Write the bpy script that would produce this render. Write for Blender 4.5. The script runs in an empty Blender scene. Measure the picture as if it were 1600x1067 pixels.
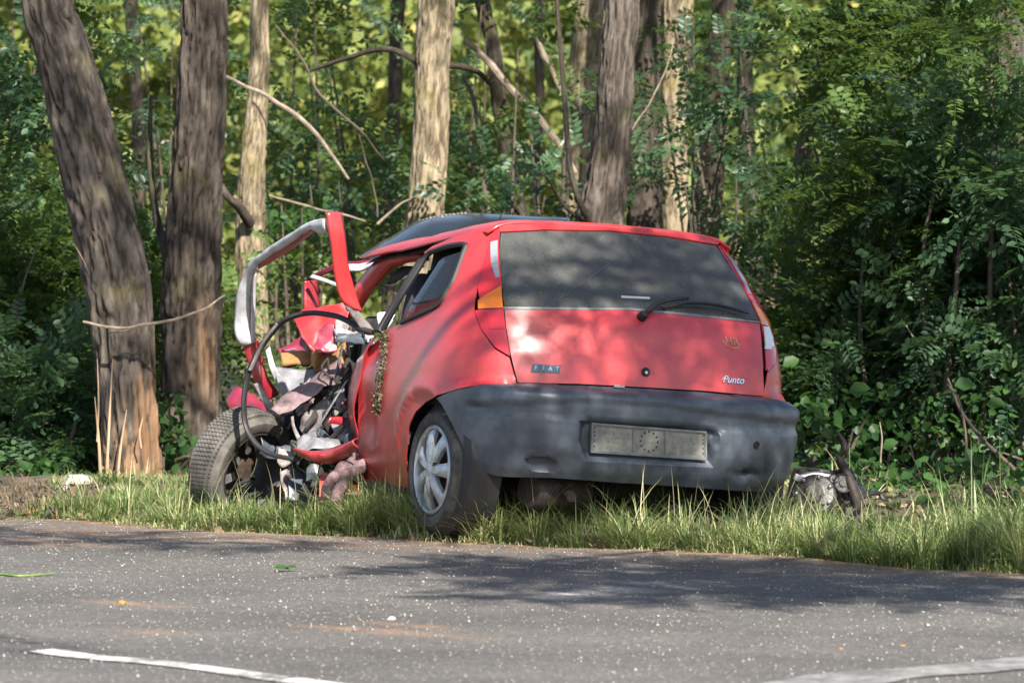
import bpy, math, random
import numpy as np
from mathutils import Vector, Matrix
from mathutils.geometry import delaunay_2d_cdt

# ------------------------------------------------------------------ camera, sky, sun, exposure
scene = bpy.context.scene
COL = scene.collection
cam = bpy.data.cameras.new('camera')
camo = bpy.data.objects.new('camera', cam)
COL.objects.link(camo)
cam.lens = 183.15
cam.sensor_width = 36.0
cam.clip_start = 0.5
cam.clip_end = 2000
camo.location = (0, 0, 1.5)
camo.rotation_euler = (math.radians(90 - 1.7491), 0, 0)
cam.dof.use_dof = True
cam.dof.focus_distance = 22.0
cam.dof.aperture_fstop = 6.0
scene.camera = camo

SUN = Vector((0.24, -0.70, 0.66)).normalized()
EL = math.asin(SUN.z)
world = bpy.data.worlds.new('World')
scene.world = world
world.use_nodes = True
wn = world.node_tree
sky = wn.nodes.new('ShaderNodeTexSky')
sky.sky_type = 'NISHITA'
sky.sun_disc = False
sky.sun_elevation = EL
sky.sun_rotation = math.atan2(SUN.x, SUN.y)
wn.links.new(sky.outputs[0], wn.nodes['Background'].inputs[0])
wn.nodes['Background'].inputs[1].default_value = 0.075
sd = bpy.data.lights.new('sun', 'SUN')
sd.energy = 5.0
sd.angle = math.radians(0.45)
sd.color = (1.0, 0.94, 0.84)
so = bpy.data.objects.new('sun', sd)
COL.objects.link(so)
so.rotation_euler = SUN.to_track_quat('Z', 'Y').to_euler()
scene.view_settings.view_transform = 'Standard'
scene.view_settings.look = 'None'
scene.view_settings.gamma = 1
scene.view_settings.use_curve_mapping = False
scene.view_settings.exposure = 1.6

# ------------------------------------------------------------------ helpers
def tag(o, label=None, cat=None, group=None, kind=None):
    if label: o['label'] = label
    if cat: o['category'] = cat
    if group: o['group'] = group
    if kind: o['kind'] = kind
    return o

def link(o, parent=None):
    COL.objects.link(o)
    if parent: o.parent = parent
    return o

def empty(name, loc=(0, 0, 0), rot=(0, 0, 0)):
    o = bpy.data.objects.new(name, None)
    o.empty_display_size = .1
    o.location = loc
    o.rotation_euler = rot
    return link(o)

def mesh_np(name, V, Q, mat, parent=None, tone=None, smooth=False, attrs=None):
    """V (n,3); Q (m,k) faces, all of one size, or a list of such arrays"""
    V = np.ascontiguousarray(V, dtype=np.float32)
    if not isinstance(Q, list): Q = [Q]
    me = bpy.data.meshes.new(name)
    me.vertices.add(len(V))
    me.vertices.foreach_set('co', V.ravel())
    loops = np.concatenate([q.ravel() for q in Q]).astype(np.int32)
    sizes = np.concatenate([np.full(len(q), q.shape[1]) for q in Q])
    me.loops.add(len(loops))
    me.loops.foreach_set('vertex_index', loops)
    me.polygons.add(len(sizes))
    me.polygons.foreach_set('loop_start', np.r_[0, np.cumsum(sizes)[:-1]].astype(np.int32))
    if smooth: me.polygons.foreach_set('use_smooth', np.ones(len(sizes), bool))
    if tone is not None:
        a = me.attributes.new('tone', 'FLOAT', 'POINT')
        a.data.foreach_set('value', np.ascontiguousarray(tone, dtype=np.float32))
    for k, v in (attrs or {}).items():
        a = me.attributes.new(k, 'FLOAT', 'POINT')
        a.data.foreach_set('value', np.ascontiguousarray(v, dtype=np.float32))
    me.update(calc_edges=True)
    me.materials.append(mat)
    return link(bpy.data.objects.new(name, me), parent)

class MB:
    """collects simple solids into one mesh"""
    def __init__(s): s.v = []; s.f = []; s.n = 0
    def add(s, V, F):
        s.v.append(np.asarray(V, float)); s.f += [tuple(int(i) + s.n for i in f) for f in F]; s.n += len(V)
    def box(s, c, d, rz=0, rx=0, ry=0, taper=1.0):
        x, y, z = np.array(d) / 2.
        V = np.array([(sx * x * (taper if sz > 0 else 1), sy * y * (taper if sz > 0 else 1), sz * z) for sz in (-1, 1) for sx, sy in ((-1, -1), (1, -1), (1, 1), (-1, 1))])
        m = np.array((Matrix.Rotation(rz, 3, 'Z') @ Matrix.Rotation(ry, 3, 'Y') @ Matrix.Rotation(rx, 3, 'X')))
        s.add(V @ m.T + np.array(c), [(3, 2, 1, 0), (4, 5, 6, 7), (0, 1, 5, 4), (1, 2, 6, 5), (2, 3, 7, 6), (3, 0, 4, 7)])
    def tube(s, pts, r, n=10, flat=1.0, sm=6, cap=True):
        P, rr = catmull(pts, r, sm)
        T = np.gradient(P, axis=0); T /= np.linalg.norm(T, axis=1, keepdims=True) + 1e-9
        ref = np.array([0, 0, 1.]) if abs(T[0][2]) < .9 else np.array([0, 1., 0])
        A = np.cross(T[0], ref); A /= np.linalg.norm(A)
        th = np.linspace(0, 2 * np.pi, n, endpoint=False); V = []
        for i in range(len(P)):
            A = A - T[i] * A.dot(T[i]); A /= np.linalg.norm(A) + 1e-9
            B = np.cross(T[i], A)
            V.append(P[i] + rr[i] * (np.cos(th)[:, None] * A + flat * np.sin(th)[:, None] * B))
        V = np.concatenate(V); F = []
        for i in range(len(P) - 1):
            for j in range(n):
                k = (j + 1) % n; F.append((i * n + j, i * n + k, (i + 1) * n + k, (i + 1) * n + j))
        if cap: F += [tuple(range(n - 1, -1, -1)), tuple((len(P) - 1) * n + j for j in range(n))]
        s.add(V, F)
    def lathe(s, prof, org, axis, n=32, closed=False):
        """prof: (radius, along-axis) pairs"""
        a = Vector(axis).normalized(); q = np.array(a.to_track_quat('Z', 'Y').to_matrix())
        th = np.linspace(0, 2 * np.pi, n, endpoint=False)
        V = np.concatenate([np.stack([r * np.cos(th), r * np.sin(th), np.full(n, h)], 1) for r, h in prof]) @ q.T + np.array(org)
        F = []; m = len(prof)
        for i in range(m if closed else m - 1):
            i2 = (i + 1) % m
            for j in range(n):
                k = (j + 1) % n; F.append((i * n + j, i * n + k, i2 * n + k, i2 * n + j))
        s.add(V, F)
    def build(s, name, mat, parent=None, smooth=True, bevel=0):
        me = bpy.data.meshes.new(name)
        me.from_pydata(np.concatenate(s.v).tolist(), [], s.f); me.update()
        if smooth: me.polygons.foreach_set('use_smooth', np.ones(len(me.polygons), bool))
        me.materials.append(mat)
        o = link(bpy.data.objects.new(name, me), parent)
        if smooth: auto_smooth(me, getattr(s, 'ang', 38))
        if bevel:
            b = o.modifiers.new('bevel', 'BEVEL'); b.width = bevel; b.segments = 2; b.limit_method = 'ANGLE'
        return o

def auto_smooth(me, ang=38):
    try: me.set_sharp_from_angle(angle=math.radians(ang))
    except Exception: pass

def catmull(pts, r, sm):
    P = np.asarray(pts, float); r = np.broadcast_to(np.asarray(r, float), (len(P),))
    if len(P) < 3 or sm <= 1:
        t = np.linspace(0, len(P) - 1, (len(P) - 1) * max(sm, 1) + 1)
        return np.stack([np.interp(t, range(len(P)), P[:, k]) for k in range(3)], 1), np.interp(t, range(len(P)), r)
    E = np.vstack([2 * P[0] - P[1], P, 2 * P[-1] - P[-2]]); out = []
    for i in range(len(P) - 1):
        p0, p1, p2, p3 = E[i:i + 4]
        for t in np.arange(sm) / sm:
            out.append(.5 * ((2 * p1) + (p2 - p0) * t + (2 * p0 - 5 * p1 + 4 * p2 - p3) * t * t + (3 * p1 - p0 - 3 * p2 + p3) * t ** 3))
    out.append(P[-1]); out = np.array(out)
    return out, np.interp(np.linspace(0, len(P) - 1, len(out)), range(len(P)), r)

def hash3(i, j, k, seed):
    h = (i * 374761393 + j * 668265263 + k * 2147483647 + seed * 1274126177) & 0xffffffff
    h = ((h ^ (h >> 13)) * 1274126177) & 0xffffffff
    h = h ^ (h >> 16)
    return (h & 0xffff) / 32767.5 - 1.

def vnoise(p, seed=0):
    p = np.asarray(p, float); f = np.floor(p).astype(np.int64); t = p - f; t = t * t * (3 - 2 * t); r = 0
    for a in (0, 1):
        for b in (0, 1):
            for c in (0, 1):
                w = (t[..., 0] if a else 1 - t[..., 0]) * (t[..., 1] if b else 1 - t[..., 1]) * (t[..., 2] if c else 1 - t[..., 2])
                r = r + w * hash3(f[..., 0] + a, f[..., 1] + b, f[..., 2] + c, seed)
    return r

# ------------------------------------------------------------------ materials
def nt(name):
    m = bpy.data.materials.new(name); m.use_nodes = True
    t = m.node_tree; t.nodes.clear()
    out = t.nodes.new('ShaderNodeOutputMaterial')
    return m, t, out

def N(t, typ, **kw):
    n = t.nodes.new('ShaderNode' + typ)
    for k, v in kw.items():
        if k.startswith('_'): setattr(n, k[1:], v)
        else: n.inputs[k.replace('__', ' ')].default_value = v
    return n

def ramp(t, fac, stops):
    r = t.nodes.new('ShaderNodeValToRGB'); el = r.color_ramp.elements
    while len(el) < len(stops): el.new(.5)
    for e, (p, c) in zip(el, stops):
        e.position = p; e.color = (*c, 1) if len(c) == 3 else c
    t.links.new(fac, r.inputs[0]); return r.outputs[0]

def noise(t, scale, detail=4, rough=.6, vec=None, stretch=None, obj=True):
    n = t.nodes.new('ShaderNodeTexNoise'); n.inputs['Scale'].default_value = scale
    n.inputs['Detail'].default_value = detail; n.inputs['Roughness'].default_value = rough
    tc = t.nodes.new('ShaderNodeTexCoord'); src = tc.outputs['Object']
    if stretch:
        mp = t.nodes.new('ShaderNodeMapping'); mp.inputs['Scale'].default_value = stretch
        t.links.new(src, mp.inputs[0]); src = mp.outputs[0]
    t.links.new(src, n.inputs[0]); return n.outputs[0]

def mixc(t, fac, a, b, mode='MIX'):
    m = t.nodes.new('ShaderNodeMixRGB'); m.blend_type = mode
    for i, s in ((0, fac), (1, a), (2, b)):
        if hasattr(s, 'is_output') or hasattr(s, 'links'): t.links.new(s, m.inputs[i])
        elif isinstance(s, (int, float)): m.inputs[i].default_value = s
        else: m.inputs[i].default_value = (*s, 1)
    return m.outputs[0]

def plain(name, c, rough=.5, metal=0., coat=0., vary=.25, vs=14., bump=0., bs=60., c2=None, spec=.5, stretch=None, coat_rough=.08):
    m, t, out = nt(name)
    b = N(t, 'BsdfPrincipled'); b.inputs['Roughness'].default_value = rough; b.inputs['Metallic'].default_value = metal
    b.inputs['Coat Weight'].default_value = coat; b.inputs['Coat Roughness'].default_value = coat_rough; b.inputs['Specular IOR Level'].default_value = spec
    n = noise(t, vs, 5, .65, stretch=stretch)
    lo = tuple(x * (1 - vary) for x in c); hi = tuple(min(1, x * (1 + vary)) for x in (c2 or c))
    t.links.new(ramp(t, n, [(.3, lo), (.7, hi)]), b.inputs['Base Color'])
    if bump:
        bn = N(t, 'Bump', Strength=bump, Distance=.01); t.links.new(noise(t, bs, 5, .6, stretch=stretch), bn.inputs['Height']); t.links.new(bn.outputs[0], b.inputs['Normal'])
    t.links.new(b.outputs[0], out.inputs[0]); return m

def leaf_mat(name, dark, light, trans, gloss=.25, tw=.42, yellow=None):
    m, t, out = nt(name)
    a = N(t, 'Attribute', _attribute_name='tone')
    stops = [(0, dark), (.85, light)] + ([(1.0, yellow)] if yellow else [])
    c = ramp(t, a.outputs['Fac'], stops)
    b = N(t, 'BsdfPrincipled', Roughness=.42); b.inputs['Specular IOR Level'].default_value = gloss
    t.links.new(c, b.inputs['Base Color'])
    tr = N(t, 'BsdfTranslucent')
    t.links.new(mixc(t, .55, c, trans), tr.inputs[0])
    mx = N(t, 'MixShader', Fac=tw); t.links.new(b.outputs[0], mx.inputs[1]); t.links.new(tr.outputs[0], mx.inputs[2])
    t.links.new(mx.outputs[0], out.inputs[0]); return m

def bark_mat(name, c, c2, moss=(.10, .095, .02), mossamt=.25):
    m, t, out = nt(name)
    b = N(t, 'BsdfPrincipled', Roughness=.9); b.inputs['Specular IOR Level'].default_value = .15
    a = N(t, 'Attribute', _attribute_name='tone')
    n1 = noise(t, 24, 8, .78, stretch=(1, 1, .3))
    col = ramp(t, n1, [(.30, tuple(x * .42 for x in c)), (.52, c), (.72, c2)])
    col = mixc(t, a.outputs['Fac'], mixc(t, .72, col, (.016, .013, .010)), col)
    mo = ramp(t, noise(t, 2.2, 5, .65), [(.55, (0, 0, 0)), (.72, (mossamt * 3,) * 3)])
    col = mixc(t, mo, col, moss)
    ba = N(t, 'Attribute', _attribute_name='bare')  # torn wood, plus the sun patches painted on one trunk
    wood = ramp(t, noise(t, 30, 4, .6, stretch=(1, 1, .06)), [(.3, (.17, .085, .042)), (.7, (.33, .21, .125))])
    col = mixc(t, ba.outputs['Fac'], col, wood)
    t.links.new(col, b.inputs['Base Color'])
    bn = N(t, 'Bump', Strength=1., Distance=.022)
    t.links.new(noise(t, 30, 8, .75, stretch=(1, 1, .28)), bn.inputs['Height']); t.links.new(bn.outputs[0], b.inputs['Normal'])
    t.links.new(b.outputs[0], out.inputs[0]); return m

def red_paint(name, c=(.40, .026, .029), scr=.22):
    m, t, out = nt(name)
    b = N(t, 'BsdfPrincipled'); b.inputs['Specular IOR Level'].default_value = .5
    b.inputs['Coat Weight'].default_value = .5; b.inputs['Coat Roughness'].default_value = .27; b.inputs['Coat IOR'].default_value = 1.6
    n = noise(t, 3.2, 6, .62); n2 = noise(t, 60, 4, .7); n3 = noise(t, 22, 5, .7, stretch=(1, 1, .35))
    col = ramp(t, n, [(.3, tuple(x * .86 for x in c)), (.7, tuple(x * 1.1 for x in c))])
    tc = N(t, 'TexCoord'); sp = N(t, 'SeparateXYZ'); t.links.new(tc.outputs['Object'], sp.inputs[0])
    low = ramp(t, sp.outputs['Z'], [(.22, (1, 1, 1)), (.50, (0, 0, 0))])
    dirt = ramp(t, n3, [(.42, (0, 0, 0)), (.72, (.5, .5, .5))])
    dm = mixc(t, 1, mixc(t, .75, (.14, .14, .14), low, 'ADD'), dirt, 'MULTIPLY')
    col = mixc(t, dm, col, (.30, .15, .11))
    sc = ramp(t, noise(t, 150, 3, .7, stretch=(1, .1, 1)), [(.72, (0, 0, 0)), (.78, (scr,) * 3)])
    col = mixc(t, sc, col, (.5, .32, .30))
    t.links.new(col, b.inputs['Base Color'])
    t.links.new(ramp(t, n2, [(.3, (.30,) * 3), (.7, (.46,) * 3)]), b.inputs['Roughness'])
    bn = N(t, 'Bump', Strength=.05, Distance=.01); t.links.new(noise(t, 5, 2), bn.inputs['Height']); t.links.new(bn.outputs[0], b.inputs['Normal'])
    t.links.new(bn.outputs[0], b.inputs['Coat Normal'])
    t.links.new(b.outputs[0], out.inputs[0]); return m

def dusty_glass(name, tint=(.22, .27, .26), dust=.32, dustc=(.30, .29, .27), rough=.03, ior=1.5):
    m, t, out = nt(name)
    tr = N(t, 'BsdfTransparent', Color=(*tint, 1)); gl = N(t, 'BsdfGlossy', Roughness=rough); gl.inputs['Color'].default_value = (.9, .9, .9, 1)
    fr = N(t, 'Fresnel', IOR=ior); mx = N(t, 'MixShader'); t.links.new(fr.outputs[0], mx.inputs[0]); t.links.new(tr.outputs[0], mx.inputs[1]); t.links.new(gl.outputs[0], mx.inputs[2])
    df = N(t, 'BsdfDiffuse', Color=(*dustc, 1)); m2 = N(t, 'MixShader')
    d1 = ramp(t, noise(t, 34, 5, .65, stretch=(1, 1, .16)), [(.25, (dust * .8,) * 3), (.75, (min(1, dust * 1.15),) * 3)])
    d2 = ramp(t, noise(t, 190, 2, .5), [(.68, (0, 0, 0)), (.74, (.5, .5, .5))])
    t.links.new(mixc(t, 1, d1, d2, 'ADD'), m2.inputs[0]); t.links.new(mx.outputs[0], m2.inputs[1]); t.links.new(df.outputs[0], m2.inputs[2])
    t.links.new(m2.outputs[0], out.inputs[0]); return m

M = {}
M['red'] = red_paint('red_paint')
M['dark_red'] = red_paint('dark_red_paint', (.22, .010, .018), 0)
M['crimson'] = red_paint('crimson_inner_paint', (.19, .013, .034), 0)
M['red2'] = red_paint('torn_red_paint', (.40, .02, .024), 0)
M['bumper'] = plain('bumper_plastic', (.040, .048, .062), .40, vary=.30, vs=9, bump=.06, bs=300, c2=(.054, .064, .080))  # bluish cast of the sky reflection is put into the black plastic
M['black'] = plain('black_rubber', (.012, .012, .013), .6, vary=.3)
M['grime'] = plain('dark_grime', (.022, .019, .017), .85, vary=.5, vs=25)
M['tyre'] = plain('tyre_rubber', (.030, .029, .028), .8, vary=.4, vs=22, bump=.1, c2=(.05, .047, .042))
M['dusty_tyre'] = plain('dusty_tyre', (.030, .029, .027), .85, vary=.45, vs=12, c2=(.085, .078, .068))
M['alloy'] = plain('wheel_silver', (.42, .43, .45), .38, .55, vary=.28, vs=24)
M['brake'] = plain('rusty_brake', (.06, .04, .03), .75, .3, vary=.5, vs=40)
M['steel'] = plain('bare_steel', (.30, .29, .29), .4, .8, vary=.4, vs=30, bump=.15)
M['whitep'] = plain('pale_inner_paint', (.34, .335, .35), .5, 0, .2, vary=.35, vs=16, bump=.1)
M['palem'] = plain('dulled_inner_paint', (.14, .138, .15), .5, .1, .1, vary=.45, vs=18, bump=.15)
M['pinkm'] = plain('crumpled_underseal', (.085, .05, .052), .6, .15, vary=.6, vs=11, bump=.4, bs=40, c2=(.17, .115, .12))
M['greym'] = plain('greyed_metal', (.10, .082, .08), .6, .2, vary=.6, vs=11, bump=.4, bs=40, c2=(.19, .165, .16))
M['foam'] = plain('tan_foam', (.24, .12, .042), .9, vary=.35, vs=20, bump=.3)
M['fabric'] = plain('dark_seat_fabric', (.020, .021, .026), .9, vary=.4, vs=40)
M['cloth'] = plain('pale_blue_cloth', (.42, .46, .58), .9, vary=.4, vs=50)
M['pad'] = plain('dusty_padding', (.055, .028, .03), .9, vary=.7, vs=28, bump=.6, c2=(.12, .075, .08))
M['trim'] = plain('pale_trim', (.52, .49, .45), .6, vary=.15)
M['sunlit_trim'] = plain('sunlit_pillar_cover', (.74, .71, .67), .6, vary=.08)  # brighter copy of the trim colour, painted to look sunlit
M['chrome'] = plain('chrome_letters', (.62, .62, .64), .2, .9, vary=.1)
M['blue'] = plain('badge_blue', (.045, .085, .125), .35, .2, vary=.2)
M['badgel'] = plain('badge_letter_grey', (.30, .34, .37), .4, .3, vary=.2)
M['platef'] = plain('plate_plastic', (.13, .135, .145), .5, vary=.25, vs=30)
M['plates'] = plain('plate_surface', (.17, .165, .145), .55, vary=.3, vs=35)
M['ghost'] = plain('faded_sticker', (.40, .17, .085), .6, vary=.35, vs=60)
M['white'] = plain('white_sticker', (.72, .72, .72), .5, vary=.12)
M['hole'] = plain('painted_darkness', (.003, .003, .003), .9)  # near-black colour that paints the darkness of openings
M['glass'] = dusty_glass('dusty_rear_glass', (.34, .39, .38), dust=.155)
M['sglass'] = dusty_glass('side_glass', (.55, .58, .56), .03, ior=1.22)
M['wind'] = dusty_glass('windscreen_glass', (.03, .035, .04), .16, (.07, .085, .11), .12)
def lens(name, c, e=.25):
    m, t, out = nt(name)
    b = N(t, 'BsdfPrincipled', Roughness=.15); b.inputs['Coat Weight'].default_value = .6; b.inputs['Coat Roughness'].default_value = .05
    w = t.nodes.new('ShaderNodeTexWave'); w.inputs['Scale'].default_value = 38; w.bands_direction = 'Z'; w.inputs['Distortion'].default_value = .6
    tc = N(t, 'TexCoord'); t.links.new(tc.outputs['Object'], w.inputs[0])
    t.links.new(ramp(t, w.outputs[0], [(.2, tuple(x * .86 for x in c)), (.8, c)]), b.inputs['Base Color'])
    t.links.new(b.outputs[0], out.inputs[0]); return m
M['lens_red'] = lens('red_lens', (.50, .022, .03)); M['lens_deep'] = lens('deep_red_lens', (.30, .01, .025)); M['lens_amber'] = lens('amber_lens', (.80, .19, .010)); M['lens_clear'] = lens('clear_lens', (.62, .62, .64))
M['lens_grey'] = lens('grey_lens', (.20, .22, .24))
M['engine'] = plain('oily_aluminium', (.045, .042, .04), .5, .4, vary=.8, vs=30, bump=.3, bs=60, c2=(.105, .10, .095))
M['rust'] = plain('dark_rusty_pipe', (.04, .03, .026), .65, .3, vary=.5, vs=30)
M['stone'] = plain('pale_stone', (.28, .26, .23), .9, vary=.35, vs=14, bump=.5)
M['gravel'] = plain('road_chips', (.24, .225, .205), .4, vary=.8, vs=300)
M['twig'] = plain('dry_twig', (.13, .10, .072), .9, vary=.4, vs=20, c2=(.20, .16, .12))
M['darktwig'] = plain('shaded_twig', (.075, .058, .043), .9, vary=.4, vs=20)  # darker copy of the twig colour, shade put into it
M['palewood'] = plain('torn_wood', (.33, .225, .14), .8, vary=.3, vs=24, stretch=(1, 1, .1), bump=.3)
M['soil'] = plain('soil', (.050, .037, .025), .95, vary=.5, vs=8, bump=.6, bs=20, c2=(.08, .06, .04))
M['litter'] = leaf_mat('leaf_litter', (.06, .042, .024), (.20, .15, .09), (.1, .07, .03), .1, .1)
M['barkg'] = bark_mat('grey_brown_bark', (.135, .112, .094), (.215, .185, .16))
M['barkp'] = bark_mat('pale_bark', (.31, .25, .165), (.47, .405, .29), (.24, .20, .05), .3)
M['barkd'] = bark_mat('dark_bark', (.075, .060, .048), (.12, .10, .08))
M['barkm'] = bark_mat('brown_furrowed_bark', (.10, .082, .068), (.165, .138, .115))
M['leaf'] = leaf_mat('locust_leaf', (.009, .026, .011), (.088, .145, .036), (.21, .29, .04))  # dark end near black, standing in for unlit gaps between leaves
M['leafb'] = leaf_mat('bluish_locust_leaf', (.010, .032, .018), (.075, .142, .066), (.15, .26, .06), .5)  # bluer leaf, with the same gap shade painted into its dark end
M['leafy'] = leaf_mat('sunny_far_leaf', (.05, .08, .014), (.27, .31, .10), (.40, .45, .11), .15, .45, (.44, .38, .13))  # leaf colour raised so the far wood looks sunlit
M['ivy'] = leaf_mat('broad_leaf', (.014, .045, .014), (.052, .115, .03), (.11, .22, .03))
M['grass'] = leaf_mat('verge_grass', (.060, .115, .026), (.20, .25, .095), (.25, .33, .09), .3, .35, (.46, .41, .24))

ZK=np.array([.20,.29,.34,.42,.50,.60,.650,.668,.680,.74,.80,.90,1.00,1.08,1.16,1.24,1.32,1.345,1.365])
RK=np.array([-.53,-.585,-.625,-.655,-.665,-.662,-.648,-.600,-.566,-.560,-.548,-.508,-.455,-.392,-.322,-.248,-.172,-.142,-.09])
WK=np.array([.72,.765,.780,.792,.798,.802,.802,.802,.801,.797,.790,.772,.744,.708,.672,.635,.594,.570,.52])
def S(u,z):
    u=np.asarray(u,float); z=np.asarray(z,float); u,z=np.broadcast_arrays(u,z)
    R=np.interp(z,ZK,RK); W=np.interp(z,ZK,WK); p=np.interp(z,[.3,.7,1.0,1.34],[4.2,4.5,5.0,5.5]); D=.3-R
    a=np.abs(u); f=np.minimum(a,np.pi/2-1e-6)
    sn,cs=np.sin(f),np.cos(f)
    r=((sn/W)**p+(cs/D)**p)**(-1/p)
    side=a>np.pi/2
    x=np.where(side,W,r*sn); y=np.where(side,.3+(a-np.pi/2),.3-r*cs)
    return np.stack([np.sign(u)*x,y,z],-1)

# ------------------------------------------------------------------ ground, road
EDGE = np.array([(-4.9731,23.7776,0),(-3.4968,23.685,0),(-2.2781,23.1447,0),(-1.9079,23.1447,0),(-1.3844,22.5029,0),(-1.017,22.3377,0),(-0.5427,22.0544,0),(-0.2666,21.6618,0),(0.1846,21.4329,0),(0.6762,21.1351,0),(1.0993,20.7743,0),(1.4957,20.2555,0),(1.9649,19.9565,0),(2.4205,19.6661,0),(3.4792,18.8435,0)])[:, :2]
d0 = EDGE[-4] - EDGE[2]; RD = d0 / np.linalg.norm(d0); RN = np.array([RD[1], -RD[0]]); RN = -RN if RN[1] > 0 else RN
O0 = EDGE[8].copy()
def road_ab(p): q = np.asarray(p)[..., :2] - O0; return q @ RD, q @ RN
EA, EB = road_ab(EDGE)
def edge_b(a):
    return np.interp(a, EA, EB) + .035 * vnoise(np.stack([np.asarray(a) * 3.1, np.zeros_like(a), np.zeros_like(a)], -1), 5) + .02 * vnoise(np.stack([np.asarray(a) * 11., np.zeros_like(a), np.zeros_like(a)], -1), 6)
def ab2w(a, b): return O0 + np.asarray(a)[..., None] * RD + np.asarray(b)[..., None] * RN

def grid_quads(n, m):
    i, j = np.meshgrid(np.arange(n - 1), np.arange(m - 1), indexing='ij'); k = i * m + j
    return np.stack([k, k + m, k + m + 1, k + 1], -1).reshape(-1, 4)

def make_ground():
    xs = np.r_[-300, -120, -50, -25, np.linspace(-12, 12, 97), 25, 50, 120, 300]; ys = np.r_[-80, -20, 0, 8, np.linspace(12, 36, 97), 45, 60, 90, 150, 400]
    X, Y = np.meshgrid(xs, ys, indexing='ij'); P = np.stack([X, Y], -1); a, b = road_ab(P)
    Z = -.02 + .03 * vnoise(np.stack([X * 1.3, Y * 1.3, 0 * X], -1), 3) + .10 * np.clip((-b - .15) / 1.2, 0, 1)
    Z += np.where(b < edge_b(np.clip(a, -30, 30)) , 0, -.03 - .0)
    Z = np.where(b > -.05, -.06, Z)
    Z -= .16 * np.exp(-(((X - 1.3) / .9) ** 2 + ((Y - 22.6) / .8) ** 2))
    o = mesh_np('ground', np.stack([X, Y, Z], -1).reshape(-1, 3), grid_quads(len(xs), len(ys)), M['soil'], smooth=True)
    tag(o, kind='structure')
make_ground()

def asphalt():
    m, t, out = nt('asphalt')
    b = N(t, 'BsdfPrincipled'); b.inputs['Specular IOR Level'].default_value = .35
    col = ramp(t, noise(t, 1.1, 6, .7), [(.3, (.071, .067, .062)), (.7, (.104, .098, .091))])
    wear = noise(t, .9, 5, .65, stretch=(.5, 1.6, 1)); col = mixc(t, .55, col, ramp(t, wear, [(.35, (.72, .72, .73)), (.65, (1.25, 1.22, 1.18))]), 'MULTIPLY')
    v = N(t, 'TexVoronoi', Scale=85.0); tc = N(t, 'TexCoord'); t.links.new(tc.outputs['Object'], v.inputs[0])
    chips = ramp(t, v.outputs['Color'], [(.5, (.75, .75, .75)), (.95, (1.9, 1.85, 1.8))])
    col = mixc(t, .7, col, chips, 'MULTIPLY')
    for att, c, sc in (('mud', (.30, .165, .085), 9), ('scuff', (.46, .45, .43), 30), ('tar', (.012, .012, .012), 12)):
        a = N(t, 'Attribute', _attribute_name=att)
        k = mixc(t, 1, a.outputs['Fac'], ramp(t, noise(t, sc, 6, .75), [(.38, (0, 0, 0)), (.62, (1, 1, 1))]), 'MULTIPLY')
        col = mixc(t, k, col, c)
    t.links.new(col, b.inputs['Base Color'])
    t.links.new(ramp(t, noise(t, 5, 4), [(.3, (.62,) * 3), (.7, (.8,) * 3)]), b.inputs['Roughness'])
    bn = N(t, 'Bump', Strength=.7, Distance=.006); t.links.new(v.outputs['Distance'], bn.inputs['Height']); t.links.new(bn.outputs[0], b.inputs['Normal'])
    t.links.new(b.outputs[0], out.inputs[0]); return m

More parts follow.
